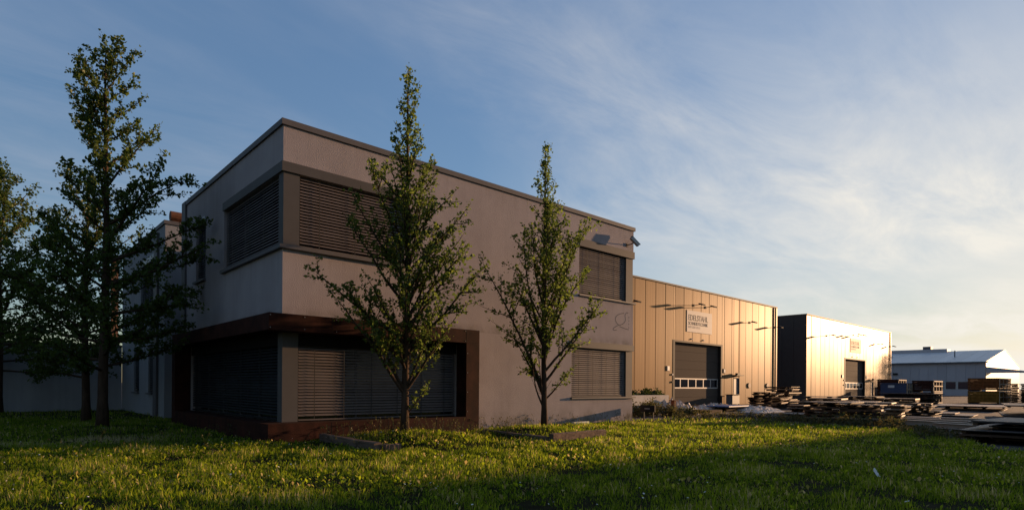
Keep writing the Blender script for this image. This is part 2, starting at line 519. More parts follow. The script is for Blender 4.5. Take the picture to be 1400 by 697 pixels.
# the lawn's soil: a fine sheet that follows the mounds and dips under the yard at its edge
lm = MB()
step = .4
xs = np.arange(-34, 20, step); ys = np.arange(-30, 21, step)
idx = {}
for i, x in enumerate(xs):
    for j, y in enumerate(ys):
        if any(inpoly(x + a, y + b, LAWN) for a, b in ((0, 0), (step, 0), (0, step), (step, step), (-step, 0), (0, -step), (-step, -step), (step, -step), (-step, step))):
            idx[i, j] = len(lm.v)
            lm.v.append((x, y, gz(x, y) if inpoly(x, y, LAWN) else -.05))
for (i, j) in idx:
    q = [(i, j), (i + 1, j), (i + 1, j + 1), (i, j + 1)]
    if all(k in idx for k in q):
        lm.f.append(tuple(idx[k] for k in q))
tag(lm.build('lawn', SOIL, smooth=True), kind='structure', label='lawn soil in front of the office building')

# ------------------------------------------------------------------ office building
H = 7.5
off = thing('office_building', 'two storey grey plastered office building with ribbon windows and a rusty steel surround', 'building')
FH = [(0, 3.28, 4.55, 6.29), (10.41, 13.62, 4.55, 6.29), (.0, 5.06, .43, 2.55), (10.05, 13.62, .93, 2.70)]
SH = [(.0, 4.41, 4.55, 6.29), (6.24, 7.32, 4.6, 6.35), (.0, 7.85, .43, 2.55)]
wm = wall_faces('x', 0, 13.6, -.1, 7.36, FH, 0, .35)
w2 = wall_faces('y', .35, 8.47, -.1, 7.36, SH, 0, .35)
wm.add(w2.v, w2.f)
wm.box(13.25, 13.6, .35, 8.47, -.1, 7.36)
wm.box(.35, 13.25, 8.12, 8.47, -.1, 7.36)
wm.box(.45, 13.2, .6, 8.0, 3.2, 4.3)                      # the floor slab between the storeys
wm.build('wall', PLASTER, off)
MB().box(.36, 13.24, .36, 8.11, 7.0, 7.1).build('roof', ROOF, off)
cp = MB()
cp.box(-.05, 13.66, -.05, .40, 7.363, 7.5); cp.box(-.05, .40, .40, 8.50, 7.363, 7.5)
cp.box(13.22, 13.66, .40, 8.50, 7.363, 7.5); cp.box(.40, 13.22, 8.10, 8.50, 7.363, 7.5)
cp.build('parapet_cap', CAP, off)
# corner pillars, fascias, sills
pl = MB(); pl.box(.015, .40, .015, .30, 4.58, 6.29); pl.build('corner_pillar', METAL, off)
pl = MB(); pl.box(.015, .39, .015, .30, .452, 2.548); pl.build('corner_pillar', METAL, off)
pl = MB(); pl.box(13.16, 13.585, .015, .30, 4.58, 6.28); pl.build('corner_pillar', METAL, off)
pl = MB(); pl.box(13.19, 13.585, .015, .30, .952, 2.70); pl.build('corner_pillar', METAL, off)
fs = MB(); fs.box(-.035, 3.28, -.035, .05, 6.293, 6.52); fs.box(-.035, .05, .05, 4.45, 6.293, 6.52)
fs.build('fascia', METAL, off)
fs = MB(); fs.box(10.41, 13.64, -.035, .05, 6.283, 6.55); fs.box(13.55, 13.64, .05, 3.5, 6.283, 6.55)
fs.build('fascia', METAL, off)
fs = MB(); fs.box(10.05, 13.64, -.035, .05, 2.703, 2.93); fs.box(13.55, 13.64, .05, 3.5, 2.703, 2.93)
fs.build('fascia', METAL, off)
fs = MB(); fs.box(-.03, .05, 6.24, 7.34, 6.353, 6.55); fs.build('lintel', LINTEL, off)
sl = MB(); sl.box(-.10, 3.34, -.10, .14, 4.49, 4.578); sl.box(-.10, .14, .14, 4.47, 4.49, 4.578); sl.build('sill', CAP, off)
sl = MB(); sl.box(10.38, 13.72, -.07, .14, 4.525, 4.578); sl.build('sill', CAP, off)
sl = MB(); sl.box(10.0, 13.72, -.08, .14, .895, .95); sl.build('sill', CAP, off)
sl = MB(); sl.box(-.10, .14, 6.2, 7.36, 4.53, 4.597); sl.build('sill', CAP, off)
window(off, 'x', .40, 3.28, 4.58, 6.29, 0, seed=1)
window(off, 'y', .30, 4.41, 4.58, 6.29, 0, seed=2)
window(off, 'x', 10.41, 13.16, 4.58, 6.28, 0, seed=3, tilt=63)
window(off, 'x', 10.05, 13.19, .952, 2.70, 0, seed=4, tilt=61)
window(off, 'x', .39, 5.055, .452, 2.548, 0, seed=5, blind_top=.22)
window(off, 'y', .30, 7.845, .452, 2.548, 0, seed=6, bm=BLINDSHADE, blind_top=.22)
window(off, 'y', 6.24, 7.32, 4.6, 6.35, 0, seed=7, bm=BLINDSHADE)
bh = MB(); bh.box(.395, 5.05, .012, .12, 2.25, 2.545); bh.box(.012, .12, .305, 7.84, 2.25, 2.545); bh.build('shade_strip', SHADEDARK, off)  # dark strips standing in for the overhang's shade at the window heads
# rusty steel surround of the corner window
ct = MB()
ct.box(-.47, 5.53, -.47, -.002, 2.55, 2.93); ct.box(-.47, -.002, -.002, 8.25, 2.55, 2.93)
ct.box(5.06, 5.53, -.47, -.002, -.05, 2.548)
ct.box(-.47, 5.058, -.47, -.002, -.05, .45); ct.box(-.47, -.002, -.002, 8.25, -.05, .45)
ct.box(-.47, -.002, 7.85, 8.25, .452, 2.548)
bt = MB()
for x in np.arange(-.44, 5.5, .78):
    for z in (2.60, 2.88):
        bt.tube([(x, -.470, z), (x, -.478, z)], .011, 6)
for z in (.6, 1.15, 1.7, 2.25):
    bt.tube([(5.10, -.470, z), (5.10, -.478, z)], .011, 6)
jt = MB()
for x in (1.02, 2.55, 4.05):
    jt.box(x - .003, x + .003, -.4725, -.4705, -.05, .449); jt.box(x - .003, x + .003, -.4725, -.4705, 2.551, 2.929)
jt.box(5.052, 5.058, -.4725, -.4705, 2.551, 2.929)
build_multi('steel_surround', [(ct, CORTEN), (bt, LAMPG), (jt, GATEFR)], off)
# spray painted squiggle
gr = MB()
def ribbon(mb, pts, wd, y):
    P = [Vector((p[0], p[1])) for p in pts]
    Q = []
    for i in range(len(P) - 1):
        p0, p1, p2, p3 = P[max(i - 1, 0)], P[i], P[i + 1], P[min(i + 2, len(P) - 1)]
        for k in range(6):
            t = k / 6
            Q.append(.5 * ((2 * p1) + (-p0 + p2) * t + (2 * p0 - 5 * p1 + 4 * p2 - p3) * t * t + (-p0 + 3 * p1 - 3 * p2 + p3) * t ** 3))
    Q.append(P[-1])
    vs, fs2 = [], []
    for i, q in enumerate(Q):
        d = (Q[min(i + 1, len(Q) - 1)] - Q[max(i - 1, 0)])
        d = d.normalized() if d.length else Vector((1, 0))
        nn = Vector((-d.y, d.x)) * wd / 2
        vs += [(q.x + nn.x, y, q.y + nn.y), (q.x - nn.x, y, q.y - nn.y)]
    for i in range(len(Q) - 1):
        fs2.append((2 * i, 2 * i + 1, 2 * i + 3, 2 * i + 2))
    mb.add(vs, fs2)
ribbon(gr, [(13.28, 4.16), (13.18, 4.17), (13.09, 4.06), (13.12, 3.93), (13.09, 3.83), (12.98, 3.74), (12.78, 3.67), (12.62, 3.70), (12.50, 3.84), (12.55, 3.98), (12.75, 4.08), (13.02, 4.14)], .026, -.003)
ribbon(gr, [(12.70, 3.66), (12.52, 3.59), (12.36, 3.50), (12.42, 3.45), (12.58, 3.46)], .024, -.0035)
for a in range(4):
    z = 4.03 - a * .13
    ribbon(gr, [(13.33, z), (13.335, z - .06)], .025, -.003)
ribbon(gr, [(12.75, 3.62), (13.05, 3.56), (13.33, 3.53)], .025, -.004)
gr.build('graffiti', GRAF, off)
# downpipe on the far end of the left face
dp = MB(); dp.box(-.06, .30, 8.475, 8.93, -.05, 7.5); dp.build('downpipe', CAP, off)
vt = MB(); vt.box(-.10, -.002, 8.02, 8.12, 6.72, 6.84); vt.build('wall_lamp', LAMPM, off)

# ------------------------------------------------------------------ wing behind it
wing = thing('office_wing', 'grey plastered rear wing beyond the recess, half hidden by the dark trees', 'building', (0, 11.6, 0))
WH = [(13.3, 16.02, 4.55, 6.30), (13.42, 14.40, .93, 2.92), (16.25, 17.45, .93, 2.92)]
wm = wall_faces('x', 0, 13.6, -.1, 7.36, [], 11.6, 11.95)
w2 = wall_faces('y', 11.95, 20.39, -.1, 7.36, WH, 0, .35)
wm.add(w2.v, w2.f)
wm.box(13.25, 13.6, 11.95, 20.39, -.1, 7.36); wm.box(.35, 13.25, 20.04, 20.39, -.1, 7.36)
wm.box(2.4, 13.6, 8.472, 11.598, -.1, 6.6)
wm.build('wall', PLASTER2, wing)
MB().box(.36, 13.24, 11.96, 20.03, 7.0, 7.1).build('roof', ROOF, wing)
cp = MB()
cp.box(-.05, 13.66, 11.55, 12.0, 7.363, 7.5); cp.box(-.05, .40, 12.0, 20.43, 7.363, 7.5); cp.box(13.22, 13.66, 12.0, 20.43, 7.363, 7.5); cp.box(.4, 13.22, 20.0, 20.43, 7.363, 7.5)
cp.build('parapet_cap', CAP, wing)
window(wing, 'y', 13.3, 16.02, 4.58, 6.28, 0, seed=11, bm=BLINDSHADE)
window(wing, 'y', 13.42, 14.40, .95, 2.90, 0, seed=12, bm=BLINDSHADE)
window(wing, 'y', 16.25, 17.45, .95, 2.90, 0, seed=13, bm=BLINDSHADE)
fs = MB(); fs.box(-.035, .05, 13.25, 16.05, 6.303, 6.52); fs.build('lintel', LINTEL, wing)
sl = MB(); sl.box(-.1, .14, 13.25, 16.05, 4.49, 4.578); sl.build('sill', CAP, wing)
sl = MB(); sl.box(-.1, .14, 13.38, 14.44, .87, .945); sl.build('sill', CAP, wing)
sl = MB(); sl.box(-.1, .14, 16.21, 17.49, .87, .945); sl.build('sill', CAP, wing)
dp = MB(); dp.box(-.09, -.003, 12.55, 13.1, -.05, 7.2); dp.build('downpipe', CAP, wing)
vb = MB(); vb.tube([(.5, 13.2, 8.10), (2.0, 13.2, 8.10)], .20, 12); vb.box(.6, .8, 13.1, 13.3, 7.1, 7.9); vb.box(1.6, 1.8, 13.1, 13.3, 7.1, 7.9)
vb.build('roof_vent', RUST, wing)

anx = thing('low_annex', 'low windowless grey annex wall behind the leftmost trees', 'building', (-8, 20.4, 0))
MB().box(-22, -.003, 20.45, 27, -.1, 3.05).build('wall', PLASTER3, anx)
cp = MB(); cp.box(-22.05, .0, 20.40, 27.05, 3.053, 3.16); cp.build('parapet_cap', CAP, anx)
chm = thing('chimney', 'tall brown brick chimney far behind the grey rear wing', 'chimney', (5.1, 58.2, 0))
MB().box(4.8, 5.4, 57.9, 58.5, -.1, 13.8).build('shaft', BRICK, chm)
MB().box(4.7, 5.5, 57.8, 58.6, 13.803, 14.1).build('cap', CAP, chm)

# ------------------------------------------------------------------ cctv camera on the office corner
cc = thing('security_camera', 'grey security camera on a short bracket at the top right corner of the office', 'camera', (13.17, 0, 6.76))
m = MB(); m.box(13.12, 13.22, -.03, -.0005, 6.70, 6.82); m.tube([(13.17, -.03, 6.76), (13.20, -.15, 6.77), (13.27, -.24, 6.82)], .018, 8)
m.build('bracket', LAMPM, cc)
m = MB()
d = Vector((.74, -.20, -.56)).normalized()
c0 = Vector((13.33, -.26, 6.87))
side = d.cross(Vector((0, 0, 1))).normalized(); upv = side.cross(d)
def obx(mb, c, d, s, u, a0, a1, hs, hu):
    vs = [c + d * a + s * (hs * i) + u * (hu * j) for a in (a0, a1) for i, j in ((-1, -1), (1, -1), (1, 1), (-1, 1))]
    mb.add(vs, [(3, 2, 1, 0), (4, 5, 6, 7), (0, 1, 5, 4), (1, 2, 6, 5), (2, 3, 7, 6), (3, 0, 4, 7)])
obx(m, c0, d, side, upv, -.26, .22, .075, .065)
m2 = MB(); obx(m2, c0, d, side, upv, -.23, .20, .058, .055); m2.build('housing', LAMPG, cc)
m3 = MB(); obx(m3, c0 + upv * .064, d, side, upv, -.24, .24, .062, .007); m3.build('sunshield', LAMPM, cc)


# ------------------------------------------------------------------ metal halls
def floodlight(x, z, label, group, fy=8.1, L=.75, drop=-.02, dx=.0, mesh_cache={}):
    t = thing('floodlight', label, 'floodlight', (x, fy, z), group)
    a = MB(); a.box(x - .06, x + .06, fy - .04, fy - .012, z - .08, z + .08)
    a.tube([(x, fy - .04, z), (x + dx * .5, fy - L * .6, z + .02), (x + dx, fy - L, z + .02)], .022, 6); a.build('arm', LAMPM, t)
    h = MB()
    c = Vector((x + dx, fy - L - .14, z + .02)); d = Vector((0, -1, -.35)).normalized(); s = Vector((1, 0, 0)); u = s.cross(d)
    obx(h, c, d, s, u, -.15, .17, .20, .045)
    h.build('lamp_head', LAMPM, t)
    gl = MB(); obx(gl, c - u * .048, d, s, u, -.11, .13, .15, .0025) if u.z > 0 else obx(gl, c + u * .048, d, s, u, -.11, .13, .15, .0025)
    gl.build('lens', LAMPG, t)
    return t


def metal_hall(x0, label, nm, sign_label, seed, lamp_group):
    y0, x1, hh, dep = 8.1, x0 + 26.0, 8.12, 22
    rng = random.Random(seed)
    t = thing('metal_hall', label, 'hall', (x0, y0, 0), 'metal clad halls in the yard')
    g0, g1, gt = x0 + 10.05, x0 + 16.6, 4.40
    d0, d1, dt = x0 + 18.4, x0 + 19.4, 2.08
    core = MB()
    wall = wall_faces('x', x0 + .02, x1 - .02, -.1, hh - .02, [(g0, g1, -1, gt), (d0, d1, -1, dt)], y0 + .06, y0 + .3)
    core.add(wall.v, wall.f)
    core.build('inner_wall', GATEFR, t)
    pw = 26.0 / 23
    fp = MB()
    for i in range(23):
        a, b = x0 + i * pw + .012, x0 + (i + 1) * pw - .012
        cuts = [(a, b, .0, hh)]
        for (h0, h1, ht) in ((g0, g1, gt), (d0, d1, dt)):
            nc = []
            for (p, q, z0, z1) in cuts:
                if q <= h0 or p >= h1 or z0 >= ht:
                    nc.append((p, q, z0, z1)); continue
                if p < h0: nc.append((p, h0, z0, z1)); p = h0
                if q > h1: nc.append((h1, q, z0, z1)); q = h1
                nc.append((p, q, ht, z1))
            cuts = nc
        yy = y0 + rng.uniform(-.004, .004)
        tw = rng.uniform(-.006, .006)
        for (p, q, z0, z1) in cuts:
            if q - p < .02: continue
            e = .02
            vs = [(p, y0 + .058, z0), (p + e, yy, z0), (q - e, yy + tw, z0), (q, y0 + .058, z0), (p, y0 + .058, z1), (p + e, yy, z1), (q - e, yy + tw, z1), (q, y0 + .058, z1)]
            fp.add(vs, [(0, 1, 5, 4), (1, 2, 6, 5), (2, 3, 7, 6), (4, 5, 6, 7), (3, 2, 1, 0)])
    fp.build('front_cladding', PANEL, t)
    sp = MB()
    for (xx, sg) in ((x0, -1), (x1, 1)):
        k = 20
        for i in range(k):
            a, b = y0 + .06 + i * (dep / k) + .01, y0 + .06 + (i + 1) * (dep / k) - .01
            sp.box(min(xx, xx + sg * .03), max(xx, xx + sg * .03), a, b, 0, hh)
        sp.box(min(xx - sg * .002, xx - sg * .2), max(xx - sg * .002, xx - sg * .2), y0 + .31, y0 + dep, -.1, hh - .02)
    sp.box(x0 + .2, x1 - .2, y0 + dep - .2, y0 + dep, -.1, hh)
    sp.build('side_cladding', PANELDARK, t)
    MB().box(x0 + .21, x1 - .21, y0 + .31, y0 + dep - .21, hh - .35, hh - .25).build('roof', ROOF, t)
    tr = MB()
    tr.box(x0 - .06, x1 + .06, y0 - .05, y0 + .3, hh + .003, hh + .10); tr.box(x0 - .06, x0 + .25, y0 + .3, y0 + dep, hh + .003, hh + .10); tr.box(x1 - .25, x1 + .06, y0 + .3, y0 + dep, hh + .003, hh + .10)
    tr.build('roof_trim', HALLTRIM, t)
    ce = MB(); ce.box(x1 - .16, x1 + .045, y0 - .03, y0 - .008, .0, hh); ce.build('corner_trim', PANEL, t)
    # gate
    gy = y0 + .24
    gm = MB()
    rows = [(.02, .62), (.63, 1.22), (1.95, 2.55), (2.56, 3.16), (3.17, 3.77), (3.78, gt - .01)]
    for a, b in rows:
        gm.box(g0 + .16, g1 - .16, gy, gy + .05, a, b)
    gm.box(g0 + .16, g1 - .16, gy + .02, gy + .05, 1.22, 1.95)
    go = gm.build('gate', GATE, t)
    gf = MB()
    n = 6
    W = g1 - g0 - .32
    gf.box(g0 + .16, g1 - .16, gy - .012, gy + .018, 1.225, 1.31); gf.box(g0 + .16, g1 - .16, gy - .012, gy + .018, 1.86, 1.945)
    for i in range(n + 1):
        xx = g0 + .16 + i * (W - .1) / n
        gf.box(xx, xx + .10, gy - .011, gy + .017, 1.311, 1.859)
    gf.build('window_frame', WHITEFR, go)
    gp = MB(); gp.box(g0 + .17, g1 - .17, gy + .004, gy + .016, 1.315, 1.855); gp.build('pane', GLASS, go)
    fr = MB()
    fr.box(g0 - .08, g0 + .15, y0 - .012, y0 + .3, 0, gt + .10); fr.box(g1 - .15, g1 + .08, y0 - .012, y0 + .3, 0, gt + .10); fr.box(g0 + .15, g1 - .15, y0 - .012, y0 + .3, gt - .02, gt + .10)
    fr.build('gate_frame', GATEFR, t)
    # door
    dm = MB(); dm.box(d0 + .05, d1 - .05, y0 + .05, y0 + .09, 0, dt - .05)
    do = dm.build('door', DOORM, t)
    hm = MB(); hm.box(d0 + .10, d0 + .13, y0 + .0, y0 + .048, 1.0, 1.05); hm.box(d0 + .10, d0 + .24, y0 - .02, y0 - .001, 1.0, 1.03); hm.build('handle', LAMPG, do)
    fm = MB(); fm.box(d0, d0 + .05, y0 - .01, y0 + .1, 0, dt); fm.box(d1 - .05, d1, y0 - .01, y0 + .1, 0, dt); fm.box(d0 + .05, d1 - .05, y0 - .01, y0 + .1, dt - .05, dt)
    fm.build('frame', GATEFR, do)
    cm = MB(); cm.box(d0 - .12, d1 + .12, y0 - .34, y0 - .012, dt + .14, dt + .20); cm.box(d0 + .1, d0 + .5, y0 - .30, y0 - .1, dt + .203, dt + .34)
    cm.build('canopy', LAMPM, t)
    # small things fixed to the wall
    for xx in (x0 + 9.4, x0 + 16.95):
        b = MB(); b.box(xx - .15, xx + .15, y0 - .04, y0 - .008, 2.4, 2.72); bo = b.build('control_box', WHITEP if xx < g0 else LAMPM, t)
        b = MB(); b.box(xx - .10, xx + .10, y0 - .045, y0 - .0405, 2.45, 2.67); b.build('panel_face', LAMPG if xx < g0 else WHITEP, bo)
    if nm == 'a':
        for xx in (x0 + 21.0, x0 + 24.27):
            m = MB(); m.tube([(xx, y0 - .05, 1.48), (xx, y0 - .008, 1.48)], .21, 20); m.build('round_vent', REDDISC, t)
    for k, xx in enumerate((x0 + 12.3, x0 + 13.9)):
        m = MB(); m.tube([(xx, y0 - .045, gt + .28), (xx, y0 - .008, gt + .26)], [.06, .05], 10); m.build('beacon', LAMPG, t)
    for zz in (1.6, 2.1):
        m = MB(); m.box(g0 - .19, g0 - .10, y0 - .05, y0 - .008, zz, zz + .12); m.build('switch', WHITEP if zz > 1.7 else LAMPM, t)
    dq = MB(); dq.tube([(x1 - .34, y0 - .05, 0), (x1 - .34, y0 - .05, hh)], .035, 8); dq.build('downpipe', HALLTRIM, t)
    # sign
    sx0, sx1, sz0, sz1 = x0 + 11.65, x0 + 15.05, 5.16, 6.66
    s = thing('wall_sign', sign_label, 'sign', (sx0, y0, sz0), 'hall signs')
    m = MB(); m.box(sx0, sx1, y0 - .028, y0 - .010, sz0, sz1); m.build('board', SIGNM if nm == 'a' else SIGNF, s)
    for (txt, size, zz, wd, mt) in (('EDELSTAHL', .56, 5.98, 2.62, INK), ('SCHNEIDTECHNIK', .33, 5.66, 2.62, INK if nm == 'a' else INK2)):
        cu = bpy.data.curves.new('lettering', 'FONT'); cu.body = txt; cu.size = size; cu.extrude = .002
        if txt == 'EDELSTAHL': cu.offset = .007
        o = bpy.data.objects.new('lettering', cu); COL.objects.link(o)
        cu.materials.append(mt)
        bpy.context.view_layer.update()
        sc_x = wd / max(.01, o.dimensions.x)
        me_ = bpy.data.meshes.new_from_object(o.evaluated_get(bpy.context.evaluated_depsgraph_get()))
        bpy.data.objects.remove(o)
        o = bpy.data.objects.new('lettering', me_); COL.objects.link(o)
        o.parent = s
        o.location = (.18, -.0315, zz - sz0)
        o.rotation_euler = (math.pi / 2, 0, 0)
        o.scale = (sc_x, 1, 1)
    # third, weathered and unreadable line on the board
    m = MB(); rg = random.Random(4); xx = sx0 + .18
    while xx < sx0 + 1.75:
        wv = rg.uniform(.05, .11); m.box(xx, xx + .025, y0 - .0315, y0 - .0295, sz0 + .28, sz0 + .43)
        if rg.random() < .6: m.box(xx + .027, xx + wv, y0 - .0315, y0 - .0295, sz0 + .28, sz0 + .30)
        xx += wv + .035
    m.build('lettering', INK2, s)
    # floodlights on arms
    hall = 'near hall' if nm == 'a' else 'far hall'
    floodlight(x0 + 12.6, 7.05, 'black floodlight on an arm above the left half of the sign on the %s' % hall, lamp_group, L=.46)
    floodlight(x0 + 14.2, 7.05, 'black floodlight on an arm above the right end of the sign on the %s' % hall, lamp_group, L=.46)
    floodlight(x0 + 21.1, 6.50, 'black floodlight on an arm right of the sign on the %s' % hall, lamp_group, L=.20)
    floodlight(x0 + 25.7, 6.45, 'black floodlight on an arm at the right corner of the %s' % hall, lamp_group, L=.26, dx=.15)
    floodlight(x0 + 5.0, 6.48, 'black floodlight on an arm at the left end of the %s' % hall, lamp_group, L=.5)
    return t


metal_hall(19.3, 'nearer bronze metal clad hall with a tall gate and a sign, right of the office', 'a', 'square grey sign with dark lettering above the gate of the nearer hall', 1, 'floodlights on the nearer hall')
metal_hall(51.74, 'farther metal clad hall glaring in the low sun, with a dark left side', 'b', 'washed out grey sign above the gate of the glaring farther hall', 2, 'floodlights on the farther hall')

# ------------------------------------------------------------------ grey gabled hall at the back
def grey_hall():
    X, Y, ev, ap, W, Ln = 96.6, 1.74, 5.12, 7.55, 29.5, 60
    t = thing('gabled_hall', 'long low grey hall with a pitched roof, its pale gable lit by the sun', 'hall', (X, Y, 0))
    m = MB()
    k = 55
    for i in range(k):
        a = Y + .05 + i * (Ln / k)
        m.box(X - .04, X, a + .012, a + Ln / k - .012, 2.2 if a < Y + 12 else 0, ev)
    m.box(X + .002, X + .2, Y + .05, Y + Ln, -.1, ev - .02)
    m.build('side_wall', HALLW, t)
    m = MB()
    for i in range(26):
        a, b = X + i * W / 26, X + (i + 1) * W / 26
        f = lambda x: ev + (ap - ev) * (1 - abs((x - X) - W / 2) / (W / 2))
        m.add([(a + .01, Y, 0), (b - .01, Y, 0), (b - .01, Y, f(b - .01) - .12), (a + .01, Y, f(a + .01) - .12), (a + .01, Y + .04, 0), (b - .01, Y + .04, 0), (b - .01, Y + .04, f(b - .01) - .12), (a + .01, Y + .04, f(a + .01) - .12)],
              [(0, 1, 2, 3), (0, 3, 7, 4), (1, 5, 6, 2), (3, 2, 6, 7)])
    m.build('gable', HALLG, t)
    m = MB()
    for i in range(40):
        a, b = Y - .03 + i * (Ln / 40), Y - .03 + (i + 1) * (Ln / 40) - .03
        for sg in (0, 1):
            xa = X - .30 if not sg else X + W + .06
            xm = X + W / 2
            za = ev - .06
            m.add([(xa, a, za), (xm, a, ap), (xm, b, ap), (xa, b, za), (xa, a, za + .05), (xm, a, ap + .05), (xm, b, ap + .05), (xa, b, za + .05)],
                  [(0, 1, 2, 3), (4, 7, 6, 5), (0, 4, 5, 1), (1, 5, 6, 2), (2, 6, 7, 3), (3, 7, 4, 0)])
    ro = m.build('roof', HALLR, t)
    m = MB(); m.box(X - .50, X - .36, Y - .25, Y + Ln, ev - .22, ev - .04); m.build('gutter', CAP, t)
    m = MB(); m.box(X + W / 2 - 1.2, X + W / 2 + 1.2, Y + 7.0, Y + 55, ap - .4, ap + .42); m.build('ridge_monitor', HALLW, ro)
    m = MB(); m.box(X + W / 2 - .7, X + W / 2 + .7, Y + 9.3, Y + 10.4, ap + .423, ap + .95); m.build('chimney', CAP, ro)
    m = MB(); m.tube([(X + 6, Y + 4.6, 5.9), (X + 6, Y + 4.6, 7.2)], .07, 8); m.build('vent_pipe', CAP, ro)
    m = MB()
    for r, z in ((1, 0),):
        for i in range(5):
            pass
    rg = [(1.2, 0), (1.15, .35), (.9, .6), (.5, .75), (.08, .8)]
    n = 14
    vs = [(X + 7.5 + math.cos(2 * math.pi * k / n) * r, Y + 14.2 + math.sin(2 * math.pi * k / n) * r, 6.35 + z) for r, z in rg for k in range(n)]
    fs2 = [(i * n + k, i * n + (k + 1) % n, (i + 1) * n + (k + 1) % n, (i + 1) * n + k) for i in range(len(rg) - 1) for k in range(n)]
    m.add(vs, fs2); m.build('skylight', LINTEL, ro, smooth=True)
    # row of windows low in the long wall
    for i in range(5):
        a = Y + .4 + i * 1.42
        f = MB(); f.box(X - .05, X - .002, a, a + 1.36, .9, .98); f.box(X - .05, X - .002, a, a + 1.36, 2.1, 2.18); f.box(X - .05, X - .002, a, a + .1, .98, 2.1); f.box(X - .05, X - .002, a + 1.26, a + 1.36, .98, 2.1)
        fo = f.build('window', WHITEFR, t)
        g2 = MB(); g2.box(X - .03, X - .01, a + .103, a + 1.257, .983, 2.097); g2.build('pane', mat_blue_glass, fo)
    m = MB(); m.box(X - .03, X, Y + .05, Y + 12, 0, .89); m.build('plinth', HALLW, t)
    # lean-to awning on the gable
    m = MB()
    m.add([(X, Y - .01, 4.22), (X + 9, Y - .01, 4.22), (X + 9, Y - 4.4, 3.52), (X, Y - 4.4, 3.52), (X, Y - .01, 4.32), (X + 9, Y - .01, 4.32), (X + 9, Y - 4.4, 3.62), (X, Y - 4.4, 3.62)],
          [(0, 1, 2, 3), (4, 7, 6, 5), (0, 4, 5, 1), (1, 5, 6, 2), (2, 6, 7, 3), (3, 7, 4, 0)])
    m.build('awning', HALLR, t)
    m = MB()
    m.prism([(Y - .02, 3.40), (Y - 4.36, 3.40), (Y - 4.36, 3.515), (Y - .02, 4.21)], 0, X + .03, X + .10)
    m.build('awning_cheek', HALLW, t)
    for xx in (X + .2, X + 8.8):
        m = MB(); m.box(xx - .08, xx + .08, Y - 4.3, Y - 4.14, 0, 3.44); m.build('post', CAP, t)
    m = MB(); m.box(X - .25, X - .04, Y + 10.4, Y + 11, 3.2, 3.5); m.build('wall_lamp', LAMPM, t)


mat_blue_glass = mat('blue_glass', (.03, .035, .05), .12, var=.1)
grey_hall()
gh = bpy.data.objects['gabled_hall']
gh.location = (134.8, 7.5, 0)
gh.scale = (1.375, 1.375, 1.275)

# unseen tall block added right of the view, to throw the grass shadow
blk = thing('shadow_block', 'tall plain unseen block added out of frame on the right, to shade the foreground grass', 'shadow block', (60, -22, 0))
m = MB()
ex0, ey0 = 58.0, -20.9
ca, sa = math.cos(math.radians(-3.7)), math.sin(math.radians(-3.7))
def P2(a, b, z): return (ex0 + ca * a + sa * b, ey0 + sa * a - ca * b, z)
vs = [P2(a, b, z) for z in (-.1, 13) for a, b in ((0, 0), (110, 0), (110, 22), (0, 22))]
m.add(vs, [(3, 2, 1, 0), (4, 5, 6, 7), (0, 1, 5, 4), (1, 2, 6, 5), (2, 3, 7, 6), (3, 0, 4, 7)])
m.build('wall', HALLW, blk)


# ------------------------------------------------------------------ trees
def numpy_mesh(name, verts, loops, starts, m, parent=None, attr=None):
    me = bpy.data.meshes.new(name)
    nv = len(verts)
    me.vertices.add(nv); me.vertices.foreach_set('co', np.asarray(verts, np.float32).ravel())
    me.loops.add(len(loops)); me.loops.foreach_set('vertex_index', np.asarray(loops, np.int32))
    me.polygons.add(len(starts)); me.polygons.foreach_set('loop_start', np.asarray(starts, np.int32))
    me.update(calc_edges=True)
    if attr is not None:
        a = me.attributes.new('tint', 'FLOAT', 'POINT'); a.data.foreach_set('value', np.asarray(attr, np.float32))
    me.materials.append(m)
    o = bpy.data.objects.new(name, me); COL.objects.link(o)
    if parent is not None: o.parent = parent
    return o


def leaves_mesh(name, P, size, m, parent, rng, flat=.0):
    """fan-shaped leaves (two folded halves) at the points P"""
    P = np.asarray(P); n = len(P)
    d = rng.normal(size=(n, 3)); d[:, 2] = d[:, 2] * (1 - flat) + .15
    d /= np.linalg.norm(d, axis=1)[:, None]
    a = rng.normal(size=(n, 3)); a -= (a * d).sum(1)[:, None] * d; a /= np.linalg.norm(a, axis=1)[:, None]
    nrm = np.cross(d, a)
    s = (size * rng.uniform(.5, 1.5, n))[:, None]
    fold = nrm * s * .18
    v0 = P; v1 = P + d * s * .75 + a * s * .62 + fold; v2 = P + d * s * 1.0; v3 = P + d * s * .75 - a * s * .62 + fold
    V = np.stack([v0, v1, v2, v3], 1).reshape(-1, 3)
    base = np.arange(n) * 4
    loops = np.stack([base, base + 1, base + 2, base, base + 2, base + 3], 1).ravel()
    starts = np.arange(0, len(loops), 3)
    return numpy_mesh(name, V, loops, starts, m, parent)


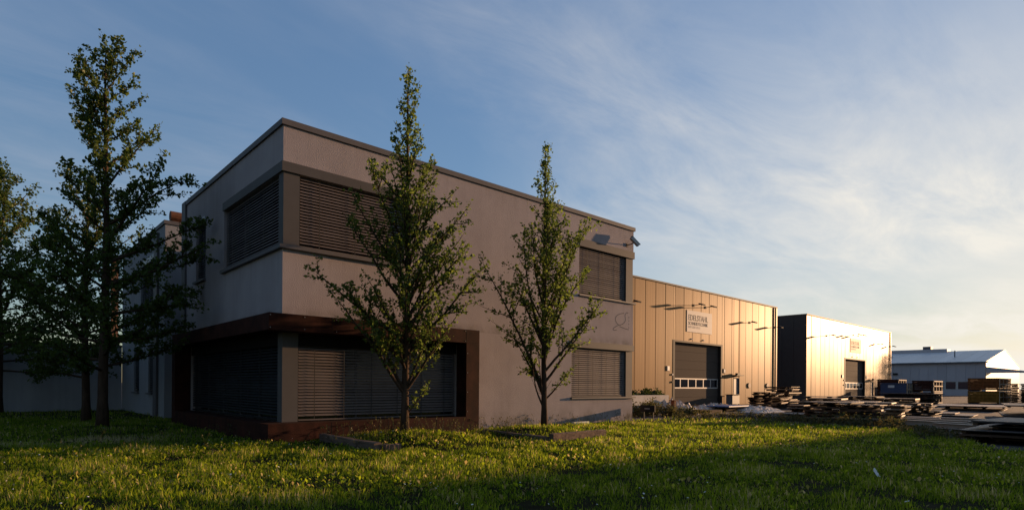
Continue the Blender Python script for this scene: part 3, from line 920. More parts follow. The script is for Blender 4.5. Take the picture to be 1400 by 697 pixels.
def tree(name, label, loc, height, r0, branches, seed, leaf=.06, per=5, step=.045, lm_=None, group=None, lean=(0, 0), sub=1.0, leader_from=.25, spread=.055, wall=None):
    """branches: list of (z_start, azimuth_deg, length, elevation_deg, curl) ; ginkgo habit: stiff limbs with tufts of leaves on short spurs"""
    rng = random.Random(seed); nr = np.random.default_rng(seed)
    t = thing(name, label, 'tree', loc, group)
    tb = MB(); LP = []
    nseg = 14
    trunk = []
    for i in range(nseg + 1):
        f = i / nseg
        trunk.append(Vector((lean[0] * f + .03 * math.sin(f * 7 + seed), lean[1] * f + .03 * math.cos(f * 5 + seed), height * f - (.15 if i == 0 else 0))))
    tr = [r0 * (1 - f) ** .85 + .008 for f in [i / nseg for i in range(nseg + 1)]]
    tr[0] *= 1.35
    tb.tube(trunk, tr, 9)

    def at(z):
        f = max(0, min(1, z / height)) * nseg
        i = min(int(f), nseg - 1)
        return trunk[i].lerp(trunk[i + 1], f - i), tr[i] + (tr[i + 1] - tr[i]) * (f - i)

    def limb(p, d, L, r, curl, depth, dens=1.0, lf0=.2):
        n = max(4, int(L / .16))
        pts, rad = [p.copy()], [r]
        q = p.copy(); dd = d.copy()
        for i in range(n):
            dd = (dd + Vector((rng.gauss(0, .05), rng.gauss(0, .05), rng.gauss(0, .04) + curl / n))).normalized()
            q = q + dd * (L / n)
            pts.append(q.copy()); rad.append(max(.004, r * (1 - (i + 1) / n) ** .8))
        tb.tube(pts, rad, 5 if depth else 6, cap=False)
        # leaf tufts on spurs
        k = int(L / step * dens)
        for i in range(k):
            f = lf0 + (1 - lf0) * (i + rng.random()) / max(1, k)
            j = min(int(f * n), n - 1)
            c = pts[j].lerp(pts[j + 1], f * n - j)
            if rng.random() < .12: continue
            if wall is not None and c.y > wall and rng.random() < .92: continue
            o = Vector((rng.gauss(0, 1), rng.gauss(0, 1), rng.gauss(0, 1) + .3)).normalized() * rng.uniform(.02, spread * 1.7)
            for _ in range(rng.randint(max(1, per - 2), per + 2)):
                LP.append(c + o + Vector((rng.gauss(0, spread * .6), rng.gauss(0, spread * .6), rng.gauss(0, spread * .5))))
        if depth == 0 and L > .7:
            m_ = int((2 + L * 2.1) * sub)
            for i in range(m_):
                f = rng.uniform(.25, .9)
                j = min(int(f * n), n - 1)
                c = pts[j]
                dr = (pts[j + 1] - pts[j]).normalized()
                sd = Vector((rng.gauss(0, 1), rng.gauss(0, 1), rng.gauss(.3, .7)))
                sd = (sd - dr * sd.dot(dr)).normalized()
                limb(c, (dr * .75 + sd * .7).normalized(), L * rng.uniform(.16, .36) * (1.15 - f * .5), r * .35, curl * .5, 1, dens, .15)

    for (z, az, L, el, curl, *bare) in branches:
        p, r = at(z)
        a, e = math.radians(az), math.radians(el)
        if wall is not None: L *= 1 - .62 * max(0, math.sin(a))
        d = Vector((math.cos(a) * math.cos(e), math.sin(a) * math.cos(e), math.sin(e)))
        limb(p, d, L, max(.008, min(r * .55, .012 + L * .011)), curl, 0, *((.06,) if bare else ()))
    # leafy leader
    z = height * leader_from
    while z < height:
        p, r = at(z)
        o = Vector((rng.gauss(0, 1), rng.gauss(0, 1), rng.gauss(0, .5))).normalized() * rng.uniform(.03, .16)
        for _ in range(per + 1):
            LP.append(p + o + Vector((rng.gauss(0, spread * .8), rng.gauss(0, spread * .8), rng.gauss(0, spread * .8))))
        z += step * .55
    tb.v = [(Vector(v) + Vector(loc)) for v in tb.v]
    tb.build('trunk', BARK, t, smooth=True)
    leaves_mesh('crown', LP, leaf, lm_ or GINKGO, t, nr)
    return t


def spiral(seed, z0, z1, n, Lf, elf, curl=.25):
    rng = random.Random(seed); out = []; az = rng.uniform(0, 360)
    for i in range(n):
        f = i / (n - 1)
        z = z0 + (z1 - z0) * f ** 1.1
        az += 137.5 + rng.uniform(-18, 18)
        out.append((z, az, Lf(f) * rng.uniform(.82, 1.12), elf(f) + rng.uniform(-6, 6), curl))
    return out


# azimuths in the picture plane: screen right is about -42 deg, screen left about 138 deg, away 48 deg
RA, LA = -42, 138
lerp = lambda f, *p: np.interp(f, np.linspace(0, 1, len(p)), p)
br = spiral(3, 1.5, 8.45, 52, lambda f: lerp(f, 1.7, 2.2, 2.2, 1.85, 1.4, 1.05, .74, .45), lambda f: lerp(f, 48, 52, 55, 58, 60, 60, 60))
LB = 174
br += [(.95, LB, 3.3, 50, .1), (1.0, RA, 2.6, 56, .12), (1.05, LA + 50, 2.5, 50, .1), (1.6, LB + 12, 2.4, 46, .1), (2.0, LB + 30, 2.2, 50, .1), (1.1, RA - 40, 2.4, 52, .1), (.45, RA + 10, 1.0, 52, .3), (2.2, LB, 3.1, 30, .2), (2.6, RA + 5, 2.4, 48, .1), (3.3, RA - 5, 2.1, 46, .1), (3.1, LB + 10, 2.5, 44, .15), (2.0, RA, 2.9, 46, .05), (3.9, RA + 4, 2.3, 46, .05), (4.6, RA - 6, 1.8, 48, .05), (3.7, LB, 2.6, 46, .05), (4.5, LB + 6, 2.2, 50, .05), (5.3, LB, 1.6, 52, .05), (5.5, RA, 1.3, 52, .05), (2.8, RA - 25, 2.3, 45, .05), (3.0, -100, 2.0, 48, .1), (4.2, -120, 1.7, 50, .1)]
tree('ginkgo_tree', 'young ginkgo before the rusty steel window surround, its leafless trunk forking low', (2.42, -1.5, .16), 8.8, .088, br, 5, leaf=.058, per=4, step=.064, wall=.75)
br = spiral(8, 1.7, 7.9, 42, lambda f: lerp(f, 2.3, 2.8, 2.5, 2.0, 1.5, 1.05, .7, .4), lambda f: lerp(f, 58, 61, 62, 62, 62, 62), .12)
br += [(1.0, LB, 4.7, 62, -.05), (1.3, RA, 2.9, 50, .05), (1.6, RA + 8, 3.0, 55, .05), (2.4, LB, 3.6, 63, 0), (2.3, RA - 8, 3.9, 66, 0), (.9, LB + 10, 2.3, 55, .1), (.8, RA + 20, 1.6, 40, .1), (3.1, RA, 3.2, 66, 0), (1.1, LA + 30, 2.4, 60, 0), (.55, LB - 4, 1.9, 58, .15, 0), (.65, LB + 8, 1.6, 66, .1, 0), (.8, LA, 1.3, 62, .1, 0)]
tree('ginkgo_tree', 'slender ginkgo with steep limbs standing before the bare plaster, nearest the office right end', (6.93, -1.72, .12), 8.25, .082, br, 9, leaf=.058, per=4, step=.064, wall=.65)
br = spiral(13, 1.6, 10.6, 46, lambda f: lerp(f, 2.6, 3.2, 3.1, 2.8, 2.2, 1.5, 1.3, .6), lambda f: lerp(f, 8, 16, 26, 34, 44, 50, 55), .25)
rv = random.Random(5)
br = [(z, az, L * rv.uniform(.55, 1.2), el, c) for z, az, L, el, c in br]
br += [(4.0, RA, 3.4, 24, .1), (4.6, RA + 6, 3.0, 22, .15), (3.2, RA + 12, 2.8, 10, .1), (7.4, LA, 2.5, 56, .05), (8.2, LA - 10, 2.3, 62, .05), (4.4, LA, 2.9, 26, .1), (9.4, RA, 1.5, 48, .1), (6.0, LA + 5, 1.9, 35, .1), (2.4, RA, 2.4, 5, .1)]
tree('ginkgo_tree', 'tallest dark ginkgo left of the office, reaching towards its narrow window', (-2.6, 6.15, .06), 10.75, .13, br, 17, leaf=.068, per=4, step=.046, lm_=GINKGO2, sub=1.2, spread=.06)
br = spiral(23, 1.5, 8.2, 40, lambda f: lerp(f, 2.6, 2.9, 2.4, 1.6, .6), lambda f: lerp(f, 10, 20, 32, 44, 55), .2)
tree('ginkgo_tree', 'dark ginkgo whose trunk stands just left of the tallest tree', (-2.5, 10.9, .0), 8.6, .125, br, 27, leaf=.075, per=5, step=.068, lm_=GINKGO2, sub=1.0, spread=.08)
br = spiral(33, 1.8, 9.6, 50, lambda f: lerp(f, 3.0, 3.6, 3.2, 2.4, 1.0), lambda f: lerp(f, 5, 15, 28, 40, 55), .2)
tree('ginkgo_tree', 'sunlit ginkgo cut by the left edge of the view, before the low annex', (-4.6, 18.6, .0), 10.2, .17, br, 37, leaf=.085, per=5, step=.075, sub=1.0, spread=.09, lm_=GINKGO2)
br = spiral(43, 1.8, 8.6, 44, lambda f: lerp(f, 2.4, 2.9, 2.6, 1.9, .8), lambda f: lerp(f, 8, 18, 30, 42, 55), .2)
tree('ginkgo_tree', 'sunlit ginkgo partly outside the left edge of the view', (-6.9, 12.2, .0), 8.8, .15, br, 47, leaf=.08, per=5, step=.075, sub=1.0, spread=.085, lm_=GINKGO2)


br = spiral(53, 4.5, 11.0, 30, lambda f: lerp(f, 2.6, 3.0, 2.4, 1.6, .8), lambda f: lerp(f, 40, 50, 58, 65))
tree('roadside_tree', 'thin tree out of frame on the right, shading the end of the farther hall', (133.5, -.6, 0), 11.8, .16, br, 57, leaf=.16, per=3, step=.22, sub=.8, spread=.15, leader_from=.4)


# ------------------------------------------------------------------ grass
def frustum_samples(n, dmin, dmax, rng, power=1.0):
    """points on the lawn in front of the viewpoint, denser close by"""
    u = rng.random(n)
    d = dmin + (dmax - dmin) * u ** power
    lat = (rng.random(n) * 2 - 1) * (.98 * d + .8)
    return CAM.x + FWD.x * d + RIGHT.x * lat, CAM.y + FWD.y * d + RIGHT.y * lat, d


NOGO = [(-.5, 5.6, -.50, .2), (-.5, 13.65, -.02, 9), (-.5, 0, -.5, 8.3), (0, 14, 11.6, 21), (.0, 3, 8.4, 11.7)]


def lawn_filter(x, y, poly=LAWN):
    px = np.array([p[0] for p in poly]); py = np.array([p[1] for p in poly])
    ins = np.zeros(len(x), bool); j = len(px) - 1
    for i in range(len(px)):
        c = ((py[i] > y) != (py[j] > y)) & (x < (px[j] - px[i]) * (y - py[i]) / (py[j] - py[i] + 1e-12) + px[i])
        ins ^= c; j = i
    for a, b, c, d in NOGO:
        ins &= ~((x > a) & (x < b) & (y > c) & (y < d))
    return ins


def vgz(x, y):
    return np.array([gz(a, b) for a, b in zip(x, y)])


def vnoise(x, y, s, o=0.0):
    return np.array([noise.noise((a * s, b * s, o)) for a, b in zip(x, y)])


def blades(n, dmin, dmax, power, hmin, hmax, wscale, seed, tintbias=0.0, lean=.45):
    rng = np.random.default_rng(seed)
    x, y, d = frustum_samples(n, dmin, dmax, rng, power)
    k = lawn_filter(x, y); x, y, d = x[k], y[k], d[k]
    n = len(x)
    z = vgz(x, y)
    clump = vnoise(x, y, .9, 4.0); fine = vnoise(x, y, 3.2, 9.0)
    h = (hmin + (hmax - hmin) * rng.random(n) ** 1.6) * (1 + .75 * clump + .75 * fine)
    keep = rng.random(n) < np.clip(.80 + 1.0 * fine + .6 * clump, .12, 1)
    x, y, d, z, h, clump, fine = [a[keep] for a in (x, y, d, z, h, clump, fine)]
    n = len(x)
    yaw = rng.random(n) * 2 * np.pi
    ln = np.abs(rng.normal(0, lean, n)) + .08
    wd = wscale * (.6 + .8 * rng.random(n)) * (1 + d / 16)
    dx, dy = np.cos(yaw), np.sin(yaw)
    sx, sy = -dy, dx
    def pt(f, lf, wf, s):
        return np.stack([x + dx * ln * h * lf + sx * wd * wf * s, y + dy * ln * h * lf + sy * wd * wf * s, z - .01 + h * f / np.sqrt(1 + ln * ln * .6)], 1)
    V = np.stack([pt(0, 0, .5, 1), pt(0, 0, .5, -1), pt(.55, .32, .42, 1), pt(.55, .32, .42, -1), pt(1, 1, 0, 0)], 1).reshape(-1, 3)
    b = np.arange(n) * 5
    lp = np.stack([b, b + 1, b + 3, b + 2, b + 2, b + 3, b + 4], 1).ravel()
    st = np.stack([np.arange(n) * 7, np.arange(n) * 7 + 4], 1).ravel()
    tint = np.clip(rng.random(n) ** 1.6 * .80 + .40 * clump + .25 * fine + tintbias + .08 + .9 * np.exp(-((x + 3.2) ** 2 / 2.2 + (y - 2.3) ** 2 / .5)), 0, 1)
    return V, lp, st, np.repeat(tint, 5)


def broad(n, dmin, dmax, power, size, seed):
    """broad lawn weeds: plantain, dandelion and clover leaves standing among the blades"""
    rng = np.random.default_rng(seed)
    x, y, d = frustum_samples(n, dmin, dmax, rng, power)
    k = lawn_filter(x, y); x, y, d = x[k], y[k], d[k]
    k = (vnoise(x, y, .55, 21.0) + .5 * vnoise(x, y, 2.0, 2.0) + rng.normal(0, .18, len(x))) > .02
    x, y, d = x[k], y[k], d[k]; n = len(x); z = vgz(x, y)
    yaw = rng.random(n) * 2 * np.pi; el = rng.uniform(.3, 1.35, n)
    L = size * (.6 + .9 * rng.random(n)); wd = L * rng.uniform(.16, .32, n)
    dx, dy = np.cos(yaw), np.sin(yaw); sx, sy = -dy, dx
    h0 = rng.uniform(.0, .05, n)
    def pt(f, wf, s, bend=0):
        return np.stack([x + dx * np.cos(el) * L * f + sx * wd * wf * s, y + dy * np.cos(el) * L * f + sy * wd * wf * s, z + h0 + np.sin(el) * L * f - bend * L], 1)
    V = np.stack([pt(0, .15, 1), pt(0, .15, -1), pt(.5, 1, 1, -.05), pt(.5, 1, -1, -.05), pt(1, .05, 0, .12)], 1).reshape(-1, 3)
    b = np.arange(n) * 5
    lp = np.stack([b, b + 1, b + 3, b + 2, b + 2, b + 3, b + 4], 1).ravel()
    st = np.stack([np.arange(n) * 7, np.arange(n) * 7 + 4], 1).ravel()
    return V, lp, st, np.repeat(np.where(rng.random(n) < .22, rng.uniform(.8, .97, n), np.clip(rng.normal(.42, .22, n), 0, .8)), 5)


def join(parts):
    V, Lp, S, T = [], [], [], []; vo = lo = 0
    for v, l, s, t in parts:
        V.append(v); Lp.append(l + vo); S.append(s + lo); T.append(t); vo += len(v); lo += len(l)
    return np.concatenate(V), np.concatenate(Lp), np.concatenate(S), np.concatenate(T)


parts = [blades(180000, 5.0, 12, .85, .03, .11, .0062, 1), blades(190000, 11, 21, .85, .035, .11, .0062, 2), blades(60000, 19, 34, .9, .05, .12, .008, 3),
         broad(28000, 5.0, 14, .8, .062, 4), broad(12000, 12, 24, .8, .075, 5)]
V, Lp, S, T = join(parts)
tag(numpy_mesh('grass', V, Lp, S, GRASS, attr=T), 'rough lawn grass with broad weeds in front of the office', 'grass', kind='stuff')

rng_ = np.random.default_rng(77)
x_, y_, d_ = frustum_samples(900, 5.5, 22, rng_, .8)
k_ = lawn_filter(x_, y_); x_, y_ = x_[k_], y_[k_]
fl = []
for a_, b_ in zip(x_, y_):
    if noise.noise((a_ * .5, b_ * .5, 31.0)) < .02: continue
    h_ = gz(a_, b_) + rng_.uniform(.06, .13)
    fl.append((a_, b_, h_))
fm_ = MB()
for (a_, b_, h_) in fl:
    r_ = rng_.uniform(.008, .015); tx, ty = rng_.uniform(-.5, .5, 2) * r_
    fm_.add([(a_ + r_ * math.cos(q), b_ + r_ * math.sin(q), h_ + tx * math.cos(q) + ty * math.sin(q)) for q in [i * math.pi / 3 for i in range(6)]] + [(a_, b_, h_ + .006)], [(i, (i + 1) % 6, 6) for i in range(6)])
tag(fm_.build('daisies', WHITEP, fix=False), 'tiny white daisy heads scattered through the lawn', 'flowers', kind='stuff')

# ------------------------------------------------------------------ weeds and shrubs
def shrub(name, label, loc, rx, ry, h, n, leaf, m, seed, stems=14, group=None, cat='shrub'):
    rng = random.Random(seed); nr = np.random.default_rng(seed)
    t = thing(name, label, cat, loc, group)
    sb = MB(); P = []
    for i in range(stems):
        a = rng.uniform(0, 2 * math.pi); r = math.sqrt(rng.random())
        bx_, by_ = math.cos(a) * r * rx * .8, math.sin(a) * r * ry * .8
        hh = h * rng.uniform(.55, 1.05) * (1 - .35 * r)
        p0 = Vector((bx_ * .75, by_ * .75, -.05)); p1 = Vector((bx_ + rng.gauss(0, .08), by_ + rng.gauss(0, .08), hh))
        mid = (p0 + p1) / 2 + Vector((rng.gauss(0, .05), rng.gauss(0, .05), 0))
        sb.tube([p0 + Vector(loc), mid + Vector(loc), p1 + Vector(loc)], [.012, .008, .003], 4, cap=False)
        for k in range(n // stems):
            f = rng.uniform(.25, 1)
            c = p0.lerp(mid, f * 2) if f < .5 else mid.lerp(p1, f * 2 - 1)
            P.append(c + Vector((rng.gauss(0, rx * .13 + .03), rng.gauss(0, ry * .13 + .03), rng.gauss(0, .06))))
    sb.build('stems', BARK, t)
    leaves_mesh('foliage', P, leaf, m, t, nr)
    return t


for i, x in enumerate((20.6, 22.0, 23.2, 24.4)):
    shrub('hedge_shrub', 'dark green clipped shrub behind the white concrete block wall, %s of the four' % ['leftmost', 'second from left', 'third from left', 'rightmost'][i], (x, 6.2, 0), .9, .55, 1.30 - .06 * (i % 2), 5200, .10, BUSHL, 60 + i, 26, 'shrubs behind the white block wall')
shrub('shrub', 'dense dark bush beside the office right end, left of the white block wall', (18.2, 4.2, 0), .8, .7, 1.15, 2200, .07, BUSHL, 71, 24)
for i, (x, y, h, lb) in enumerate(((16.6, 1.9, .75, 'dry leafy weed clump just behind the small dark post sign'), (17.6, 1.9, .85, 'tall dry weed clump before the left half of the white block wall'), (18.4, 2.4, .8, 'green and straw weed clump before the white block wall'), (18.1, 1.2, .6, 'weed clump left of the rusty post'), (19.6, 1.2, .5, 'low weed clump right of the rusty post'))):
    shrub('weed_clump', lb, (x, y, 0), .6, .5, h, 900, .06, WEEDL, 80 + i, 22, 'weeds by the white block wall', 'weed')
WP = []
rg = random.Random(91)
edge = [(16.0, -.3), (18.7, -1.3), (18.7, -3.3), (17.1, -5.1), (17.3, -6.7), (17.5, -8.0), (15.6, -9.2), (13.3, -10.2)]
sb = MB(); P = []
for i in range(260):
    k = rg.randint(0, len(edge) - 2); f = rg.random()
    bx_ = edge[k][0] + (edge[k + 1][0] - edge[k][0]) * f + rg.gauss(.2, .35); by_ = edge[k][1] + (edge[k + 1][1] - edge[k][1]) * f + rg.gauss(0, .3)
    hh = rg.uniform(.15, .5) * (.38 if k > 4 else (1.0 if k > 2 else .7))
    top = Vector((bx_ + rg.gauss(0, .08), by_ + rg.gauss(0, .08), hh))
    sb.tube([(bx_, by_, -.03), top], [.006, .002], 3, cap=False)
    for j in range(26):
        f = rg.uniform(.15, 1)
        P.append(Vector((bx_, by_, 0)).lerp(top, f) + Vector((rg.gauss(0, .06), rg.gauss(0, .06), rg.gauss(0, .03))))
wr = sb.build('weeds', WEEDL, fix=False)
tag(wr, 'ragged strip of tall weeds along the edge between lawn and yard', 'weeds', kind='stuff')
leaves_mesh('weed_leaves', P, .05, WEEDL, wr, np.random.default_rng(92))['kind'] = 'stuff'
# seed stalks against the building
sb = MB(); P = []
for i in range(420):
    q = rg.random()
    if q < .55: x, y = rg.uniform(.3, 5.3), rg.uniform(-2.9, -.55)
    elif q < .8: x, y = rg.uniform(5.6, 13.5), rg.uniform(-.5, -.05)
    else: x, y = rg.gauss(-1.5, 1.6), rg.gauss(1.2, 1.2)
    if -.5 < x < 0 and y > -.5: continue
    z = gz(x, y); hh = rg.uniform(.15, .42)
    a = rg.uniform(0, 6.28); l = rg.uniform(.02, .14)
    sb.tube([(x, y, z), (x + math.cos(a) * l * .4, y + math.sin(a) * l * .4, z + hh * .6), (x + math.cos(a) * l, y + math.sin(a) * l, z + hh)], [.0035, .003, .002], 3, cap=False)
    for j in range(5):
        P.append(Vector((x + math.cos(a) * l, y + math.sin(a) * l, z + hh - j * .012)))
st_ = sb.build('seed_stalks', WEEDL, fix=False)
tag(st_, 'thin dry seed stalks standing in the grass by the walls', 'grass stalks', kind='stuff')
leaves_mesh('seed_heads', P, .022, WEEDL, st_, np.random.default_rng(93))['kind'] = 'stuff'


# ------------------------------------------------------------------ bed timbers
def timber(label, p0, p1, h, wdt, z0=-.05):
    p0, p1 = Vector((*p0, 0)), Vector((*p1, 0)); d = p1 - p0; L = d.length; d.normalize(); s = Vector((-d.y, d.x, 0))
    m = MB(); n = 10; rr = random.Random(hash(label) % 1000)
    rr = random.Random(len(label))
    vs = []
    for i in range(n + 1):
        c = p0 + d * (L * i / n)
        j = [rr.uniform(-.008, .008) for _ in range(6)]
        vs += [c - s * (wdt / 2 + j[0]) + Vector((0, 0, z0)), c - s * (wdt / 2 + j[1]) + Vector((0, 0, h - .015 + j[2])), c - s * (wdt / 2 - .02) + Vector((0, 0, h + j[3])),
               c + s * (wdt / 2 - .02) + Vector((0, 0, h + j[4])), c + s * (wdt / 2 + j[5]) + Vector((0, 0, h - .015)), c + s * (wdt / 2) + Vector((0, 0, z0))]
    fs2 = [(i * 6 + k, i * 6 + k + 1, (i + 1) * 6 + k + 1, (i + 1) * 6 + k) for i in range(n) for k in range(5)]
    fs2 += [(5, 4, 3, 2, 1, 0), tuple(n * 6 + k for k in range(6))]
    m.add(vs, fs2)
    return tag(m.build('bed_timber', TIMBER), label, 'timber', 'timbers edging the tree beds')


timber('dark weathered timber running out from the rusty surround left of the middle tree', (.72, -.62), (.62, -3.35), .20, .16)
timber('short dark timber stub at the near end of the left tree bed', (.73, -3.42), (1.05, -3.46), .17, .15)
timber('sunlit weathered timber in the grass before the right hand ginkgo', (4.75, -4.12), (6.85, -4.0), .225, .15)
timber('shaded timber on the left side of the right ginkgo bed', (4.70, -4.05), (5.05, -1.3), .15, .14)
timber('thin timber lying at the wall foot right of the rusty surround', (5.6, -.55), (6.6, -.5), .10, .12)
wb = thing('white_strip', 'small white strip lying at the wall foot right of the slender ginkgo', 'strip', (10.2, -.3, 0))
MB().box(9.75, 10.55, -.40, -.30, .0, .12).build('board', WHITEP, wb)
MB().box(9.80, 9.86, -.29, -.22, -.02, .08).build('foot', LAMPG, wb)
pp = MB()
rp_ = random.Random(12)
gp_ = [[(4.47 + i * .022 + rp_.uniform(-.008, .008), -10.96 + j * .014 + rp_.uniform(-.006, .006), .05 + .022 * j + rp_.uniform(-.012, .012) + .05 * math.exp(-((i - 2) / 1.2) ** 2)) for j in range(5)] for i in range(6)]
pp.add([q for r_ in gp_ for q in r_], [(i * 5 + j, (i + 1) * 5 + j, (i + 1) * 5 + j + 1, i * 5 + j + 1) for i in range(5) for j in range(4)])
tag(pp.build('paper_scrap', PAPER, fix=False), 'crumpled white paper scrap lying in the shaded grass', 'litter')
# small post sign
ps = thing('post_sign', 'small dark notice board on two legs at the right corner of the office', 'sign', (13.95, -.45, 0))
m = MB(); m.box(13.9, 13.94, -.82, -.16, .36, .62); bo = m.build('board', LAMPM, ps)
m = MB(); m.box(13.892, 13.898, -.60, -.36, .47, .51); m.build('plate', SIGNM, bo)
for y in (-.70, -.28):
    m = MB(); m.box(13.945, 13.985, y - .02, y + .02, -.05, .60); m.build('leg', LAMPM, ps)

# ------------------------------------------------------------------ white block wall, rusty post, litter by the gate
bw = thing('block_wall', 'low white concrete block wall standing before the nearer hall', 'wall', (22, 5.3, 0))
for i in range(4):
    a = 19.4 + i * 1.22
    MB().box(a, a + 1.21, 5.2, 5.5, -.05, .86).build('block', CONC, bw)
rp = thing('rusty_post', 'short rusty steel post leaning among the weeds beside the white block wall', 'post', (18.6, 1.31, 0))
m = MB(); m.box(18.5, 18.68, 1.22, 1.40, -.05, .70); m.build('shaft', RUST, rp)
m = MB(); m.box(18.46, 18.72, 1.18, 1.44, .703, .73); m.build('cap_plate', RUST, rp)


def lump(label, cx, cy, rx, ry, h, seed, m=None, name='plastic_film', group='crumpled film by the gate', cat='plastic film'):
    mb = MB(); n, k = 30, 14
    vs, fs2 = [], []
    for i in range(n):
        for j in range(k):
            u, v = i / (n - 1) * 2 - 1, j / (k - 1) * 2 - 1
            r = max(0, 1 - u * u) * max(0, 1 - v * v)
            q = noise.noise((u * 4 + seed, v * 4, seed * 1.7)) + .6 * noise.noise((u * 11 + seed, v * 9, 3.1)) + .4 * abs(noise.noise((u * 19, v * 19 + seed, 7.7)))
            vs.append((cx + u * rx + .06 * q, cy + v * ry + .05 * q, max(-.02, h * (r ** .45) * (.55 + .55 * q))))
    for i in range(n - 1):
        for j in range(k - 1):
            fs2.append((i * k + j, (i + 1) * k + j, (i + 1) * k + j + 1, i * k + j + 1))
    mb.add(vs, fs2)
    return tag(mb.build(name, m or FILM, fix=False), label, cat, group)


lump('crumpled pale plastic film heaped highest against the rusty post side of the gate litter', 24.2, 4.9, .9, .7, .75, 1.0)
lump('crumpled pale plastic film spread low at the left end of the gate litter', 23.0, 3.8, 1.3, .8, .50, 2.2)
lump('crumpled pale plastic film lying in the middle before the near gate', 25.5, 3.6, 1.4, .7, .42, 3.9)
lump('crumpled greyish plastic film behind the blue sheet before the near gate', 27.8, 4.2, 1.4, .8, .42, 5.1)
lump('long crumpled plastic film at the right end of the gate litter', 28.6, 2.2, 2.0, .8, .34, 6.4)
lump('flat crumpled plastic film trailing towards the yard from the gate litter', 26.3, .6, 1.6, .6, .22, 8.3)
bs = thing('blue_sheet', 'flat bright blue sheet lying among the pale film before the near gate', 'sheet', (26.4, 2.9, 0))
m = MB(); m.box(25.2, 27.9, 2.1, 3.4, .24, .30, rot=.06); m.build('sheet', BLUES, bs)
for y in (2.3, 3.1):
    m = MB(); m.box(25.5, 27.6, y, y + .1, -.01, .237); m.build('bearer', BEARER, bs)


def pallet(label, x, y, z, w_, l_, rot, group, mt=None, m_top=None):
    t = thing('pallet', label, 'pallet', (x, y, z), group)
    def bx2(mb, a0, a1, b0, b1, c0, c1): mb.box(x + a0, x + a1, y + b0, y + b1, z + c0, z + c1, rot, (x, y))
    m = MB()
    for i in range(7):
        a = -w_ / 2 + i * w_ / 7
        bx2(m, a + .012, a + w_ / 7 - .012, -l_ / 2, l_ / 2, .115, .14)
    m.build('deck', m_top or BEARER, t)
    for k in (-1, 0, 1):
        m = MB(); bx2(m, -w_ / 2, w_ / 2, k * (l_ / 2 - .05) - .045, k * (l_ / 2 - .05) + .045, .0, .113); m.build('runner', mt or BEARER, t)
    return t


pallet('thin wooden pallet standing out at the front of the gate litter', 23.4, 2.3, -.01, 1.6, 1.0, .1, 'pallets by the gate')
pallet('thin wooden pallet under the film at the near gate sill', 29.5, 6.2, -.01, 1.5, 1.0, -.1, 'pallets by the gate')


# ------------------------------------------------------------------ stacks of sheet packs
def pack_mesh(dx, dy, th, seed, kind):
    rng = random.Random(seed); plates, bear = MB(), MB()
    bh = rng.choice((.045, .06, .075))
    for k in range(3):
        yy = -dy / 2 + .12 + k * (dy - .24) / 2
        bear.box(-dx / 2 + .02, dx / 2 - .02, yy - .05, yy + .05, 0, bh)
    n = {'thin': 2, 'thick': 4, 'one': 1}[kind]; t = th / n
    for i in range(n):
        ox, oy = rng.uniform(-.05, .05), rng.uniform(-.06, .06)
        e = rng.uniform(-.08, .06)
        plates.box(-dx / 2 + ox, dx / 2 + ox, -dy / 2 + oy - e, dy / 2 + oy, bh + .002 + i * t, bh + (i + 1) * t - .004, rng.uniform(-.02, .02))
    return plates, bear, bh + th


PACKS = {}


def get_pack(sz, kind, m, seed):
    """one source of each kind, then copies of the thing and of each of its parts"""
    key = (sz, kind, m.name, seed)
    if key not in PACKS:
        p, b, hh = pack_mesh(sz[0], sz[1], sz[2], seed, kind)
        pm = p.build('plates', m); bm_ = b.build('bearers', BEARER)
        PACKS[key] = (pm.data, bm_.data, hh)
        bpy.data.objects.remove(pm); bpy.data.objects.remove(bm_)
    return PACKS[key]


def stack(label, group, x0, x1, y0, y1, Hh, seed, mats=(None,), th=(.035, .05, .07, .025), jitter=.18, rot0=.11):
    rng = random.Random(seed); z = -.02
    cx, cy, dx, dy = (x0 + x1) / 2, (y0 + y1) / 2, abs(x1 - x0), abs(y1 - y0)
    dx = max(dx, .9); i = 0
    while z < Hh - .05:
        t = rng.choice(th); kind = rng.choice(('thin', 'thick', 'one'))
        mt = rng.choice(mats) or SHEET
        sc_ = rng.choice((1, 1.1, .9, 1.2, .7))
        pd, bd, hh = get_pack((round(dx * sc_, 2), round(dy * sc_, 2), t), kind, mt, seed * 7 + i % 5)
        o = bpy.data.objects.new('sheet_pack', None); COL.objects.link(o)
        o.location = (cx + rng.uniform(-jitter, jitter), cy + rng.uniform(-jitter, jitter), z)
        o.rotation_euler = (0, 0, rot0 + rng.gauss(0, .055))
        tag(o, label, 'sheet pack', group)
        for nm_, d_ in (('plates', pd), ('bearers', bd)):
            c = bpy.data.objects.new(nm_, d_); COL.objects.link(c); c.parent = o
        z += hh + .003; i += 1


MIX, PALE, DARK = (None, SHEETL, SHEETD, SHEETL, None, SHEETD, None), (SHEETL, SHEETL, None), (SHEETD, SHEETD, None)
stack('dark flat sheet pack in the ragged stack right of the nearer hall door', 'packs in the stack by the hall door', 31.6, 33.2, 2.3, 4.0, 1.05, 101, MIX, jitter=.15)
stack('flat sheet pack with pale sunlit ends in the stack before the dark hall side', 'packs in the stack before the dark hall side', 36.1, 38.1, 3.4, 4.9, 1.45, 102, (None, SHEETL), jitter=.10)
stack('low flat sheet pack at the left end of the long row', 'packs at the left end of the long row', 21.3, 22.8, -3.6, -2.5, .60, 103, MIX)
stack('flat sheet pack in the second stack of the long row from the left', 'packs in the second stack of the long row', 19.5, 21.0, -5.7, -4.1, .74, 104, MIX, rot0=.14)
stack('flat sheet pack in the third stack of the long row from the left', 'packs in the third stack of the long row', 19.4, 21.0, -6.8, -5.3, .70, 105, MIX, rot0=.09)
